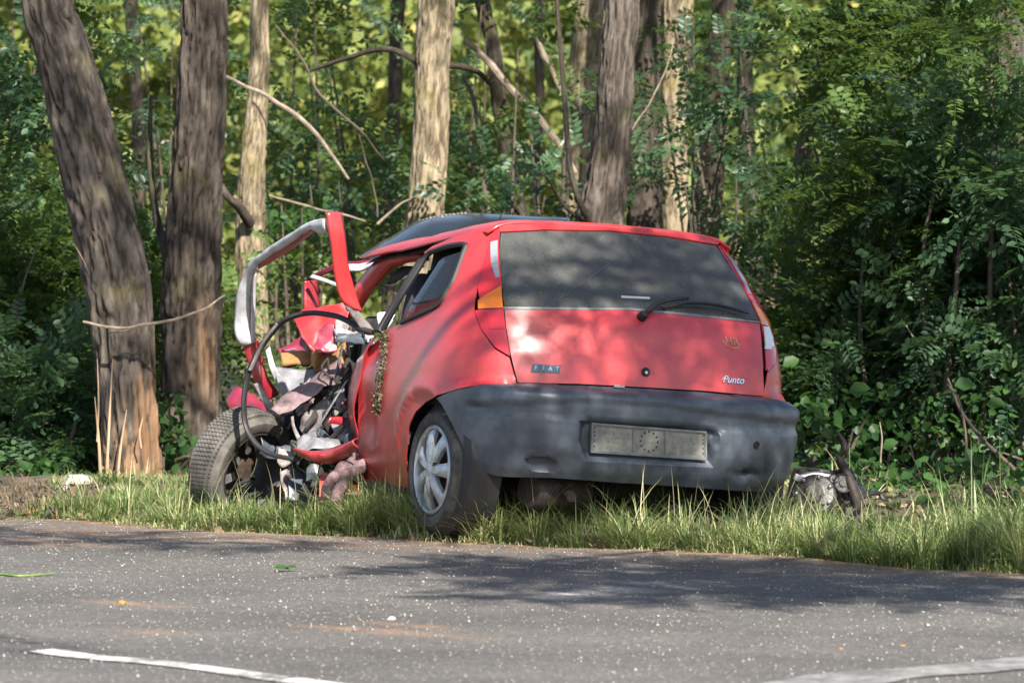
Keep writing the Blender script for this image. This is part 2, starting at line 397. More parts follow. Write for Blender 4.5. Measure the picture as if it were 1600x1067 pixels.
def blobs(P, lst):
    r = np.zeros(P.shape[:-1])
    for (x, y), ra, rb, s in lst:
        a, b = road_ab(P); a0, b0 = road_ab(np.array([x, y])); r = np.maximum(r, s * np.exp(-(((a - a0) / ra) ** 2 + ((b - b0) / rb) ** 2)))
    return r
def make_road():
    aa = np.r_[-120, -60, -30, -15, np.linspace(-6, 5, 275), 10, 30, 60, 120]; bb = np.r_[np.linspace(0, 7.2, 181), 7.6]
    A, B0 = np.meshgrid(aa, bb, indexing='ij'); eb = edge_b(np.clip(A, -40, 40)); B = eb + B0 * (7.4 - eb) / 7.4
    P = ab2w(A, B)
    Z = .012 * np.sin(np.clip(B / 7.4, 0, 1) * np.pi) + .006 * vnoise(np.stack([A * 2.2, B * 2.2, 0 * A], -1), 8)
    mud = blobs(P, [(p, ra, rb, s) for p, ra, rb, s in zip([q[:2] for q in [(-1.3241,18.3877,0),(-1.2099,17.2405,0),(-0.447,17.2895,0),(-0.3445,17.4885,0),(-1.2663,21.8956,0),(-0.8765,21.585,0),(-1.9725,21.6618,0),(-1.7736,22.1749,-0),(-2.1315,23.4117,0),(-0.2628,21.3577,0),(-1.955,22.3788,0)]], (.22, .2, .34, .2, .5, .5, .4, .5, .12, .5, .5), (.06, .05, .07, .05, .14, .12, .2, .15, .06, .12, .2), (.85, .5, .85, .7, .75, .55, .6, .6, 1.1, .5, .5))])
    mud = np.maximum(mud, .75 * np.exp(-((B - eb) / .10) ** 2) + .26 * np.exp(-((B - eb) / .55) ** 2))
    scf = blobs(P, [(q[:2], ra, rb, s) for q, ra, rb, s in zip([(0.2319,18.8435,0),(0.3764,19.11,0),(0.5461,19.2918,0),(0.1839,18.6699,0)], (.16, .2, .2, .1), (.10, .08, .06, .08), (.95, .8, .5, .8))])
    tar = blobs(P, [(q[:2], ra, rb, s) for q, ra, rb, s in zip([(-1.6581,17.047,0),(-1.536,16.8579,-0),(-1.4165,16.6729,0),(-1.5926,16.5819,0),(-1.2997,16.4919,0)], (.18, .18, .14, .14, .1), (.09, .08, .05, .07, .04), (1.1, 1.1, 1, 1, .8))])
    o = mesh_np('road', np.stack([P[..., 0], P[..., 1], Z], -1).reshape(-1, 3), grid_quads(len(aa), len(bb)), asphalt(), smooth=True, attrs={'mud': mud.ravel(), 'scuff': scf.ravel(), 'tar': tar.ravel()})
    tag(o, kind='structure')
    rng = np.random.default_rng(5)
    # loose pale chips standing proud of the worn surface
    n = 26000; a = rng.uniform(-5.2, 4.6, n); b = rng.uniform(.05, 6.6, n); b = b + edge_b(a)
    s = rng.gamma(2., .0008, n) + .0006; xy = ab2w(a, b)
    z = .012 * np.sin(np.clip(b / 7.4, 0, 1) * np.pi) + .006 * vnoise(np.stack([a * 2.2, b * 2.2, 0 * a], -1), 8)
    T = np.array([(1, 0, 0), (0, 1, 0), (-1, 0, 0), (0, -1, 0), (0, 0, .9), (0, 0, -.6)]); Q = np.array([(0, 1, 4), (1, 2, 4), (2, 3, 4), (3, 0, 4), (1, 0, 5), (2, 1, 5), (3, 2, 5), (0, 3, 5)])
    th = rng.uniform(0, 7, n); c, sn = np.cos(th), np.sin(th)
    V = T[None] * (s[:, None, None] * rng.uniform(.7, 1.4, (n, 6, 1)))
    V = np.stack([V[..., 0] * c[:, None] - V[..., 1] * sn[:, None], V[..., 0] * sn[:, None] + V[..., 1] * c[:, None], V[..., 2]], -1) + np.stack([xy[:, 0], xy[:, 1], z + s * .35], -1)[:, None]
    o = mesh_np('road_gravel', V.reshape(-1, 3), (Q[None] + (np.arange(n) * 6)[:, None, None]).reshape(-1, 3), M['gravel'])
    tag(o, 'pale loose stone chips scattered over the dark asphalt', 'gravel', kind='stuff')
make_road()

def paint_mat(name, wear, top=(.46, .455, .43)):
    m, t, out = nt(name)
    b = N(t, 'BsdfPrincipled', Roughness=.6)
    f = mixc(t, .5, noise(t, 26, 6, .8), noise(t, 5, 4, .7, stretch=(1, 1, 1)))
    col = ramp(t, f, [(wear - .06, (.10, .095, .09)), (wear + .05, top)])
    t.links.new(col, b.inputs['Base Color']); t.links.new(b.outputs[0], out.inputs[0]); return m
def marking(pts, w, mat, name):
    P = np.array(pts)[:, :2]; P, _ = catmull(np.c_[P, np.zeros(len(P))], 1, 12); P = P[:, :2]
    T = np.gradient(P, axis=0); T /= np.linalg.norm(T, axis=1, keepdims=True); Nn = np.stack([-T[:, 1], T[:, 0]], 1)
    k = np.linspace(-.5, .5, 7); W = w * (1 + .10 * vnoise(np.c_[P * 9, np.zeros(len(P))], 2))
    V = P[:, None] + Nn[:, None] * k[None, :, None] * W[:, None, None]
    a, b = road_ab(V); z = .012 * np.sin(np.clip(b / 7.4, 0, 1) * np.pi) + .006 * vnoise(np.stack([a * 2.2, b * 2.2, 0 * a], -1), 8) + .0045
    return tag(mesh_np(name, np.concatenate([V, z[..., None]], -1).reshape(-1, 3), grid_quads(len(P), 7), mat, smooth=True), kind='structure')
marking([(-1.5048,16.5593,0),(-1.2189,16.2277,0),(-0.9196,15.8882,0),(-0.6917,15.6026,0),(-0.3738,15.1739,0),(0.1766,14.3323,0)], .105, paint_mat('worn_white_paint', .485), 'road_marking')
marking([(0.7252,15.0984,0),(1.035,15.5626,0),(1.3287,15.8675,0),(1.6036,16.0774,-0),(2.0144,16.3587,0),(2.6835,16.7649,0)], .30, paint_mat('faded_grey_paint', .50, (.22, .215, .205)), 'road_marking')

# ------------------------------------------------------------------ foliage machinery
def unit(v): return v / (np.linalg.norm(v, axis=-1, keepdims=True) + 1e-9)
def compound_template(rng, pairs=6, hi=True):
    V = []; Q = []
    def lf(base, d, nrm, L, W):
        s = np.cross(nrm, d); n0 = len(V)
        if hi:
            V.extend([base, base + d * L * .35 + s * W * .5 + nrm * W * .12, base + d * L * .75 + s * W * .42 + nrm * W * .1, base + d * L, base + d * L * .75 - s * W * .42 + nrm * W * .1, base + d * L * .35 - s * W * .5 + nrm * W * .12])
            Q.extend([(n0, n0 + 1, n0 + 2, n0 + 3), (n0, n0 + 3, n0 + 4, n0 + 5)])
        else:
            V.extend([base, base + d * L * .5 + s * W * .55, base + d * L, base + d * L * .5 - s * W * .55]); Q.append((n0, n0 + 1, n0 + 2, n0 + 3))
    for i in range(pairs):
        t = .16 + .80 * i / pairs
        for sgn in (1, -1):
            d = unit(np.array([.34 + rng.normal(0, .12), sgn, -.16 + rng.normal(0, .2)])); nrm = unit(np.array([rng.normal(0, .25), rng.normal(0, .25), 1.])); nrm = unit(nrm - d * nrm.dot(d))
            lf(np.array([t, 0, -.28 * t * t]), d, nrm, .24 * (1 - .35 * abs(t - .5)) * rng.uniform(.85, 1.15), .115)
    lf(np.array([.97, 0, -.27]), unit(np.array([1, 0, -.5])), unit(np.array([.4, 0, 1.])), .22, .12)
    n0 = len(V); V.extend([np.array([0, .006, 0]), np.array([.5, .006, -.07]), np.array([.97, .004, -.27]), np.array([.97, -.004, -.27]), np.array([.5, -.006, -.07]), np.array([0, -.006, 0])])
    Q.extend([(n0, n0 + 1, n0 + 4, n0 + 5), (n0 + 1, n0 + 2, n0 + 3, n0 + 4)])
    return np.array(V), np.array(Q)
_r = np.random.default_rng(77)
TPL = {True: [compound_template(_r, 6, True) for _ in range(5)], False: [compound_template(_r, 5, False) for _ in range(5)]}
BROAD = (np.array([(0, 0, 0), (.35, .42, .08), (.75, .30, .04), (1, 0, -.12), (.75, -.30, .04), (.35, -.42, .08)]), np.array([(0, 1, 2, 3), (0, 3, 4, 5)]))
SIMPLE = (np.array([(0, 0, 0), (.5, .34, .05), (1, 0, -.08), (.5, -.34, .05)]), np.array([(0, 1, 2, 3)]))

def place(tpls, pos, dirs, nrms, size, rng):
    VV = []; QQ = []; idx = rng.integers(0, len(tpls), len(pos)); off = 0; TT = []
    for k, (V, Q) in enumerate(tpls):
        s = np.where(idx == k)[0]
        if not len(s): continue
        d = unit(dirs[s]); n = nrms[s] - d * (nrms[s] * d).sum(-1, keepdims=True); n = unit(n); b = np.cross(n, d)
        W = pos[s][:, None] + size[s][:, None, None] * (V[None, :, 0:1] * d[:, None] + V[None, :, 1:2] * b[:, None] + V[None, :, 2:3] * n[:, None])
        VV.append(W.reshape(-1, 3)); QQ.append((Q[None] + (off + np.arange(len(s)) * len(V))[:, None, None]).reshape(-1, Q.shape[1])); off += len(s) * len(V); TT.append(np.repeat(s, len(V)))
    return np.concatenate(VV), np.concatenate(QQ), np.concatenate(TT)

def twig_leaves(org, dirs, L, nl, rng, size=.2):
    """alternate compound leaves along drooping twigs"""
    T = len(org); d = unit(dirs); up = np.array([0, 0, 1.]); side = unit(np.cross(d, up) + rng.normal(0, .25, (T, 3)))
    t = (np.arange(nl) + .6) / nl
    P = org[:, None] + d[:, None] * (L[:, None] * t)[..., None] - up * (.22 * L[:, None] * t ** 2)[..., None]
    sg = np.where(np.arange(nl) % 2 == 0, 1., -1.)
    D = d[:, None] * .55 + side[:, None] * sg[None, :, None] * .8 + rng.normal(0, .28, (T, nl, 3)) + np.array([0, 0, -.12])
    D[:, -1] = d + rng.normal(0, .15, (T, 3))
    Nn = up + rng.normal(0, .38, (T, nl, 3)) - d[:, None] * .3
    return P.reshape(-1, 3), D.reshape(-1, 3), Nn.reshape(-1, 3), size * rng.uniform(.7, 1.15, T * nl)

def ellipsoid_pts(n, c, r, rng, shell=.35):
    v = unit(rng.normal(size=(n, 3))); q = rng.uniform(shell ** 3, 1, n) ** (1 / 3.)
    return np.array(c) + v * q[:, None] * np.array(r), v

def foliage(name, parent, clumps, seed, mat='leaf', hi=True, size=.2, nl=6, tl=.42, kind='compound', up=.15):
    """clumps: (centre, radii, number of twigs)"""
    rng = np.random.default_rng(seed); Ps = []
    tone = []
    for c, r, n in clumps:
        if kind == 'compound':
            o, v = ellipsoid_pts(n, c, r, rng); d = v * .75 + rng.normal(0, .5, (n, 3)) + np.array([0, 0, up])
            p = twig_leaves(o, d, tl * rng.uniform(.6, 1.25, n), nl, rng, size); tone.append(np.repeat(np.clip(rng.normal(.42, .27, n), 0, .84), nl))
        else:
            o, v = ellipsoid_pts(n, c, r, rng, .1); p = (o, v * .4 + rng.normal(0, .8, (n, 3)) + np.array([0, 0, -.35]), v * .5 + rng.normal(0, .5, (n, 3)) + np.array([0, -.35, .7]), size * rng.uniform(.55, 1.2, n)); tone.append(np.clip(rng.normal(.5, .24, n), 0, 1))
        Ps.append(p)
    P, D, Nn, Sz = (np.concatenate([p[i] for p in Ps]) for i in range(4)); tone = np.concatenate(tone) + rng.normal(0, .05, len(P))
    V, Q, ix = place(TPL[hi] if kind == 'compound' else ([BROAD] if kind == 'broad' else [SIMPLE]), P, D, Nn, Sz, rng)
    return mesh_np(name, V, Q, M[mat], parent, tone=tone[ix])

def bark_tube(name, parent, pts, rad, mat, seed, sides=56, step=.035, amp=.11, flare=0., bare=None, freq=6.4):
    P0 = np.array(pts, float); Ltot = np.linalg.norm(np.diff(P0, axis=0), axis=1).sum()
    P, r = catmull(P0, rad, max(4, int(Ltot / step / (len(P0) - 1))))
    T = unit(np.gradient(P, axis=0)); A = unit(np.cross(T, np.array([0, 1., .01]))); B = np.cross(T, A)
    th = np.linspace(0, 2 * np.pi, sides, endpoint=False); h = np.r_[0, np.cumsum(np.linalg.norm(np.diff(P, axis=0), axis=1))]
    rm = float(np.mean(rad)); H, TH = np.meshgrid(h, th, indexing='ij')
    tw = TH + H * .25
    q = np.stack([np.cos(tw) * freq, np.sin(tw) * freq, H / rm * .62], -1)
    q = q + .35 * vnoise(q * np.array([.8, .8, 1.6]), seed + 9)[..., None]; n1 = vnoise(q, seed); n2 = vnoise(q * np.array([2.3, 2.3, 3.4]), seed + 1); n3 = vnoise(q * .35, seed + 2)
    rid = 1 - np.minimum(1, np.abs(n1 + .45 * n2) * 2.2)
    disp = 1 - amp * rid ** 1.5 + .05 * n2 + .10 * n3
    if flare: disp += flare * np.exp(-H / .22) * (1 + .5 * np.sin(TH * 3 + seed))
    R = r[:, None] * disp
    V = P[:, None] + R[..., None] * (np.cos(TH)[..., None] * A[:, None] + np.sin(TH)[..., None] * B[:, None])
    n = len(P); i, j = np.meshgrid(np.arange(n - 1), np.arange(sides), indexing='ij'); k = i * sides; j2 = (j + 1) % sides
    Q = np.stack([k + j, k + j2, k + sides + j2, k + sides + j], -1).reshape(-1, 4)
    at = {'bare': np.zeros(n * sides) if bare is None else bare(V, H, TH, n1 + .6 * n2).ravel()}
    return mesh_np(name, V.reshape(-1, 3), Q, M[mat], parent, tone=np.clip(1 - rid.ravel() * 1.1, 0, 1), smooth=True, attrs=at)

# ------------------------------------------------------------------ the wrecked car
car = empty('wrecked_car', (.285, 22.22, -.045), (0, .068, .42))
tag(car, 'wrecked red hatchback with its front end torn off, standing on the grass verge', 'car')
CM = np.array(Matrix.Translation((.285, 22.22, -.045)) @ Matrix.Rotation(.42, 4, 'Z') @ Matrix.Rotation(.068, 4, 'Y'))
def to_world(p): return np.asarray(p) @ CM[:3, :3].T + CM[:3, 3]

def Snorm(u, z):
    e = 2e-4; z0 = np.clip(z, .201, 1.364)
    a = S(u + e, z0) - S(u - e, z0); b = S(u, z0 + e) - S(u, z0 - e); return unit(np.cross(a, b)) * 1.
_s = Snorm(np.array([0.]), np.array([.5]))[0]
NS = 1. if _s[1] < 0 else -1.
def Sx(u, z, off): return S(u, z) + NS * Snorm(u, z) * np.asarray(off)[..., None]

def in_poly(p, poly):
    x, y = p[:, 0], p[:, 1]; r = np.zeros(len(p), bool); n = len(poly)
    for i in range(n):
        x1, y1 = poly[i]; x2, y2 = poly[(i + 1) % n]
        c = ((y1 > y) != (y2 > y)) & (x < (x2 - x1) * (y - y1) / (y2 - y1 + 1e-12) + x1); r ^= c
    return r

def densify(poly, d):
    out = []
    for i in range(len(poly)):
        a, b = np.array(poly[i]), np.array(poly[(i + 1) % len(poly)]); k = max(1, int(np.linalg.norm(b - a) / d))
        out += [a + (b - a) * t / k for t in range(k)]
    return np.array(out)

def panel(name, poly, mat, parent=car, d=.03, off=0., thick=.005, smooth_poly=False, mirror=False, label=None):
    """a sheet cut to an outline on the car's surface (u round the body, z up)"""
    poly = np.array(poly, float)
    if mirror: poly = poly * np.array([-1, 1])
    q = poly * np.array([.8, 1]); b = densify(q, d * .8)
    lo, hi = q.min(0), q.max(0); gx, gz = np.meshgrid(np.arange(lo[0] + d / 2, hi[0], d), np.arange(lo[1] + d / 2, hi[1], d), indexing='ij')
    g = np.stack([gx.ravel(), gz.ravel()], 1); g = g[in_poly(g, b)]
    if len(g):
        dist = np.min(np.linalg.norm(g[:, None] - b[None], axis=2), axis=1); g = g[dist > d * .45]
    allp = np.vstack([b, g]); nb = len(b)
    res = delaunay_2d_cdt([Vector(p) for p in allp], [], [list(range(nb))], 1, 1e-6)
    v2 = np.array([tuple(v) for v in res[0]]) / np.array([.8, 1]); F = [tuple(f) for f in res[2]]
    o = off(v2[:, 0], v2[:, 1]) if callable(off) else np.full(len(v2), off)
    V = Sx(v2[:, 0], v2[:, 1], o); V2 = Sx(v2[:, 0], v2[:, 1], o - thick); n = len(V)
    # orient outwards
    f0 = np.array(F); nn = np.cross(V[f0[:, 1]] - V[f0[:, 0]], V[f0[:, 2]] - V[f0[:, 0]]); sgn = (nn * (NS * Snorm(v2[f0[:, 0], 0], v2[f0[:, 0], 1]))).sum()
    if sgn < 0: F = [f[::-1] for f in F]
    ed = {}
    for f in F:
        for i in range(3):
            a, c = f[i], f[(i + 1) % 3]; ed[(a, c)] = 1
    rim = [(a, c) for (a, c) in ed if (c, a) not in ed]
    FF = F + [tuple(i + n for i in f[::-1]) for f in F] + [(c, a, a + n, c + n) for a, c in rim]
    me = bpy.data.meshes.new(name); me.from_pydata(np.vstack([V, V2]).tolist(), [], FF); me.update()
    me.polygons.foreach_set('use_smooth', np.ones(len(me.polygons), bool)); auto_smooth(me, 50); me.materials.append(mat)
    ob = link(bpy.data.objects.new(name, me), parent)
    if label: ob['label'] = label
    return ob

SIDE = [(-1.7913,0.836),(-1.6037,0.8798),(-1.5162,0.8955),(-1.2824,0.9442),(-1.1082,0.9807),(-1.0721,1.0392),(-1.061,1.0835),(-1.0718,1.2189),(-1.0801,1.2466),(-1.3108,1.2358),(-1.5743,1.1971),(-1.6223,1.2021),(-1.5657,1.231),(-1.3578,1.2621),(-1.0684,1.3027),(-0.9087,1.3296),(-0.9131,1.3067),(-0.8968,1.2123),(-0.8648,1.0646),(-0.8428,0.9677),(-0.7854,0.8871),(-0.7116,0.8139),(-0.6459,0.7808),(-0.608,0.6783),(-0.7462,0.6627),(-0.8715,0.6366),(-1.0083,0.5979),(-1.1058,0.5724),(-1.2047,0.5282),(-1.2817,0.4633),(-1.3198,0.3648),(-1.369,0.2688),(-1.3685,0.2),(-1.6605,0.2),(-1.9755,0.203),(-1.9145,0.3011),(-1.904,0.497),(-1.8978,0.6827),(-1.8906,0.7635)]
def side_off(u, z):
    # accident dents along the torn door edge and a soft crease
    y = np.abs(u) - np.pi / 2 + .3
    d = -.030 * np.exp(-((y - .52) / .08) ** 2) * (.6 + .5 * np.sin(z * 17)) * (u < 0) + .003 * vnoise(np.stack([u * 7, z * 7, 0 * u], -1), 4)
    # rolled lip round the wheel arch
    r = np.hypot((y + .15 + .0) , (z - .30)); return d + .012 * np.exp(-((r - .335) / .018) ** 2) * (z > .3)
panel('quarter_panel', SIDE, M['red'], off=side_off, d=.026, label='rear quarter panel with a dented and scraped front edge')
panel('quarter_panel', SIDE, M['red'], off=.0, d=.04, mirror=True)

# rear hatch, window and their furniture
HATCH = [(-0.7015,0.9833),(-0.5267,0.9936),(-0.0492,1.0114),(0.3508,1.0026),(0.7006,0.9899),(0.6495,0.8954),(0.6165,0.7878),(0.61,0.6825),(0.3052,0.6917),(-0.099,0.6919),(-0.3554,0.6903),(-0.6038,0.6812),(-0.6386,0.7865)]
def hatch_off(u, z):
    return .004 * np.exp(-((z - .70) / .03) ** 2) + .010 * np.exp(-((z - .93) / .05) ** 2) * np.exp(-(u / .5) ** 4) + .0015 * vnoise(np.stack([u * 5, z * 5, 0 * u], -1), 9)
hatch = panel('rear_hatch', HATCH, M['red'], off=hatch_off, d=.024)
GLASS = [(-0.8608,1.2976),(-0.6135,1.3193),(-0.0567,1.3346),(0.4832,1.3273),(0.8241,1.3071),(0.7672,1.1776),(0.6987,1.0004),(0.3557,1.0093),(-0.0468,1.0181),(-0.5274,0.9989),(-0.703,0.9899),(-0.7466,1.0949)]
panel('rear_window', GLASS, M['glass'], off=.002, d=.03, thick=.004)
panel('window_seal', [*[(-0.7083,0.9883),(-0.5273,0.9976),(-0.0472,1.0167),(0.3547,1.008),(0.7006,0.9965)], *[(0.7006,0.9899),(0.3483,0.9985),(-0.0506,1.0073),(-0.526,0.9883),(-0.7035,0.9791)]], M['platef'], off=.004, d=.02, thick=.006)
panel('spoiler_lip', [(-0.8939,1.3273),(-0.6315,1.3484),(-0.3307,1.361),(0.0027,1.365),(0.5702,1.3557),(0.8504,1.3364),(0.9246,1.3258),(0.8364,1.3102),(0.4886,1.3301),(-0.0541,1.3374),(-0.6148,1.322),(-0.8683,1.3001)], M['red'], off=.008, d=.02, thick=.012)
panel('hatch_frame', [(0.9093,1.3177),(0.8901,1.2648),(0.8231,1.1321),(0.7786,1.0052),(0.7949,0.9976),(0.7104,0.9955),(0.7735,1.1778),(0.8441,1.3078)], M['crimson'], off=.001, d=.02)
panel('hatch_frame', [(-0.9027,1.3241),(-0.8882,1.3218),(-0.7496,1.0948),(-0.7077,0.9856),(-0.7156,0.9824),(-0.7589,1.0943),(-0.8264,1.2152)], M['red'], off=.001, d=.012)
WARM = MB(); WARM.tube([Sx(np.array([u]), np.array([z]), np.array([o]))[0] for (u, z), o in zip([(0.0047,0.9792),(0.0358,0.9938),(0.1016,1.0178),(0.2066,1.0407),(0.3131,1.0532)], (.03, .045, .045, .04, .036))], [.013, .016, .014, .011, .009], 8, .8)
wiper = WARM.build('rear_wiper', M['black'], car)
WB = MB(); WB.tube([Sx(np.array([u]), np.array([z]), np.array([o]))[0] for (u, z), o in zip([(0.1312,1.0138),(0.3034,1.0397),(0.452,1.0413),(0.5492,1.0303),(0.6323,1.016)], (.022, .024, .024, .022, .018))], [.006, .012, .012, .011, .005], 6, .6)
WB.build('wiper_blade', M['black'], wiper)
WK_ = MB(); q = [(0.0047,0.9792)][0]; p = Sx(np.array([q[0]]), np.array([q[1]]), np.array([.006]))[0]; nq = NS * Snorm(np.array([q[0]]), np.array([q[1]]))[0]
WK_.lathe([(0, .042), (.014, .04), (.019, .03), (.021, 0)], p, nq, 16); WK_.build('wiper_cap', M['black'], wiper)
# lock
q = [(-0.0025,0.7549)][0]; p = Sx(np.array([q[0]]), np.array([q[1]]), np.array([.002]))[0]; nq = NS * Snorm(np.array([q[0]]), np.array([q[1]]))[0]
k = MB(); k.lathe([(.0185, -.002), (.0185, .006), (.016, .009), (.012, .006), (0, .005)], p, nq, 20); lk = k.build('hatch_lock', M['black'], car)
k = MB(); k.lathe([(.006, .0), (.006, .0085), (.0, .0085)], p - np.array([0, 0, .003]), nq, 12); k.build('key_barrel', M['chrome'], lk)
k = MB(); q = [(-0.1493,0.6883)][0]; k.box(Sx(np.array([q[0]]), np.array([q[1]]), np.array([.012]))[0], (.05, .012, .012)); k.build('hatch_catch', M['steel'], car, bevel=.002)

def text_on(body, uz, size, mat, parent, name, extrude=.003, shear=0., off=.004, tilt=0., sx=1.):
    cu = bpy.data.curves.new(name, 'FONT'); cu.body = body; cu.size = size; cu.extrude = extrude; cu.shear = shear; cu.align_x = 'CENTER'; cu.align_y = 'CENTER'; cu.offset = size * .012
    tmp = bpy.data.objects.new(name, cu); COL.objects.link(tmp); dg = bpy.context.evaluated_depsgraph_get(); dg.update()
    me = bpy.data.meshes.new_from_object(tmp.evaluated_get(dg)); bpy.data.objects.remove(tmp)
    u, z = uz; p = Sx(np.array([u]), np.array([z]), np.array([off]))[0]; n = NS * Snorm(np.array([u]), np.array([z]))[0]
    X = unit(np.array([1., 0, 0]) - n * n[0]); Y = np.cross(n, X); ct, st = math.cos(tilt), math.sin(tilt); X, Y = X * ct + Y * st, Y * ct - X * st
    v = np.array([tuple(w.co) for w in me.vertices]); V = p + (v[:, 0:1] * sx) * X + v[:, 1:2] * Y + v[:, 2:3] * n
    me.vertices.foreach_set('co', V.astype(np.float32).ravel()); me.update(); me.materials.clear(); me.materials.append(mat)
    me.name = name
    return link(bpy.data.objects.new(name, me), parent)
# the four badge tiles, each with a raised letter
for ch, (u, z) in zip('FIAT', [(-0.5379,0.7437),(-0.5073,0.7442),(-0.4774,0.7446),(-0.447,0.745)]):
    k = MB(); P = [Sx(np.array([u + du]), np.array([z + dz]), np.array([o]))[0] for o in (.001, .006) for du, dz in ((-.0165, -.0155), (.0125, -.0155), (.0165, .0155), (-.0125, .0155))]
    k.add(P, [(3, 2, 1, 0), (4, 5, 6, 7), (0, 1, 5, 4), (1, 2, 6, 5), (2, 3, 7, 6), (3, 0, 4, 7)])
    b = k.build('badge_tile', M['blue'], hatch, smooth=False)
    text_on(ch, (u, z), .025, M['badgel'], hatch, 'badge_letter', .0012, .15, .0075)
text_on('Punto', [(0.4462,0.7427)][0], .042, M['chrome'], hatch, 'model_script', .003, .35, .005, 0., 1.05)
text_on('HR', [(0.4844,0.9038)][0], .050, M['ghost'], hatch, 'faded_sticker', .0002, 0, .0048)
k = MB(); u0, z0 = [(0.4823,0.9063)][0]
ring = []
for r in (1., .86):
    ring += [Sx(np.array([u0 + .046 * r * math.cos(t)]), np.array([z0 + .034 * r * math.sin(t)]), np.array([.0048]))[0] for t in np.linspace(1.9, 6.0, 24)]
k.add(ring, [(i, i + 1, 25 + i, 24 + i) for i in range(23)]); k.build('faded_sticker', M['ghost'], hatch)
k = MB(); P = [Sx(np.array([u]), np.array([z]), np.array([.0045]))[0] for u, z in [(-0.092,1.0653),(0.0996,1.0678),(0.0945,1.0584),(-0.0951,1.0558)]]; k.add(P, [(0, 3, 2, 1)]); k.build('window_sticker', M['trim'], car)

st = [(-0.4758,1.026),(-0.2878,1.1306),(-0.023,1.2307)]; k = MB(); k.tube([Sx(np.array([u]), np.array([z]), np.array([.0035]))[0] for u, z in st], [.0022, .0026, .0015], 5, .3, 4); k.build('glass_streak', M['platef'], car)
# bumper
BUMP = [(-0.6054,0.6732),(-0.355,0.6836),(-0.0988,0.6853),(0.3051,0.685),(0.5928,0.6747),(0.7636,0.655)]; BUMP_L = [(-0.674,0.296),(-0.7576,0.3073),(-0.7853,0.3323),(-0.8086,0.3772),(-0.8327,0.4301),(-0.8814,0.495),(-0.951,0.5659),(-0.9974,0.593),(-0.8709,0.6313),(-0.7435,0.6575)]
BUMP_B = [(.88, .655), (.93, .60), (.96, .50), (.93, .40), (.88, .33), (.80, .285)] + list([(0.5344,0.2893),(0.1913,0.2973),(-0.1428,0.3001),(-0.4443,0.3077)])
REC = np.array([(-0.3402,0.5324),(-0.3004,0.5505),(0.2526,0.5428),(0.3149,0.5325),(0.2944,0.4561),(0.3023,0.3829),(-0.013,0.3825),(-0.3143,0.3847),(-0.34,0.4529)]); REC_C = REC.mean(0)
BU = np.array([(-0.8114,0.5736),(-0.7697,0.5852),(-0.3585,0.6213),(-0.0002,0.6263),(0.3238,0.6025),(0.6803,0.5826)]); BL = np.array([(-0.8113,0.5709),(-0.7676,0.5445),(-0.3541,0.5423),(0.0015,0.5388),(0.3268,0.5304),(0.6969,0.539)])
TOW = np.array([(-0.4856,0.3592)][0]); DENT = np.array([(0.4902,0.3547)][0]); HOLE = np.array([(0.4783,0.4805)][0])
def seg_dist(P, poly):
    d = np.full(len(P), 9.)
    for i in range(len(poly)):
        a, b = poly[i], poly[(i + 1) % len(poly)]; t = np.clip(((P - a) @ (b - a)) / ((b - a) @ (b - a)), 0, 1); d = np.minimum(d, np.linalg.norm(P - a - t[:, None] * (b - a), axis=1))
    return d
def sst(x, a, b): t = np.clip((x - a) / (b - a), 0, 1); return t * t * (3 - 2 * t)
def bump_off(u, z):
    P = np.stack([u, z], 1); o = .004 + .034 * sst(u, .45, .80) * sst(z, .27, .36) * (1 - sst(z, .62, .66))
    o += .012 * sst(u, -.75, -.6) * (1 - sst(z, .64, .665))
    zu = np.interp(u, BU[:, 0], BU[:, 1]); zl = np.interp(u, BL[:, 0], BL[:, 1])
    band = sst(z, zl - .002, zl + .006) * (1 - sst(z, zu - .006, zu + .002)) * (u > BU[0, 0])
    o -= .011 * band
    sd = seg_dist(P, REC) * np.where(in_poly(P, REC), 1, -1); o -= .042 * sst(sd, -.002, .018)
    o -= .030 * np.exp(-(((u - DENT[0]) / .07) ** 2 + ((z - DENT[1]) / .020) ** 2)) * (1 + .6 * vnoise(np.stack([u * 60, z * 60, 0 * u], -1), 3))
    o -= .022 * sst(np.exp(-(((u - TOW[0]) / .060) ** 4 + ((z - TOW[1]) / .022) ** 4)), .3, .6)
    o -= .010 * np.exp(-((z - .300) / .012) ** 2) * 0
    o += .003 * vnoise(np.stack([u * 4, z * 4, 0 * u], -1), 12) + .004 * vnoise(np.stack([u * 40, z * 40, 0 * u], -1), 13) * sst(-z, -.36, -.29) * sst(u, .25, .5)
    return o
bumper = panel('rear_bumper', list(BUMP) + BUMP_B + list(BUMP_L), M['bumper'], off=bump_off, d=.0125, thick=.006)
panel('bumper_corner', [(.88, .655), (1.0, .665), (1.2, .62), (1.22, .5), (1.1, .33), (.88, .29), (.93, .40), (.96, .50), (.93, .60)], M['bumper'], off=lambda u, z: .038 * (1 - sst(u, 1.0, 1.2)) * sst(z, .27, .36) * (1 - sst(z, .62, .66)) + .004, d=.03, thick=.006)
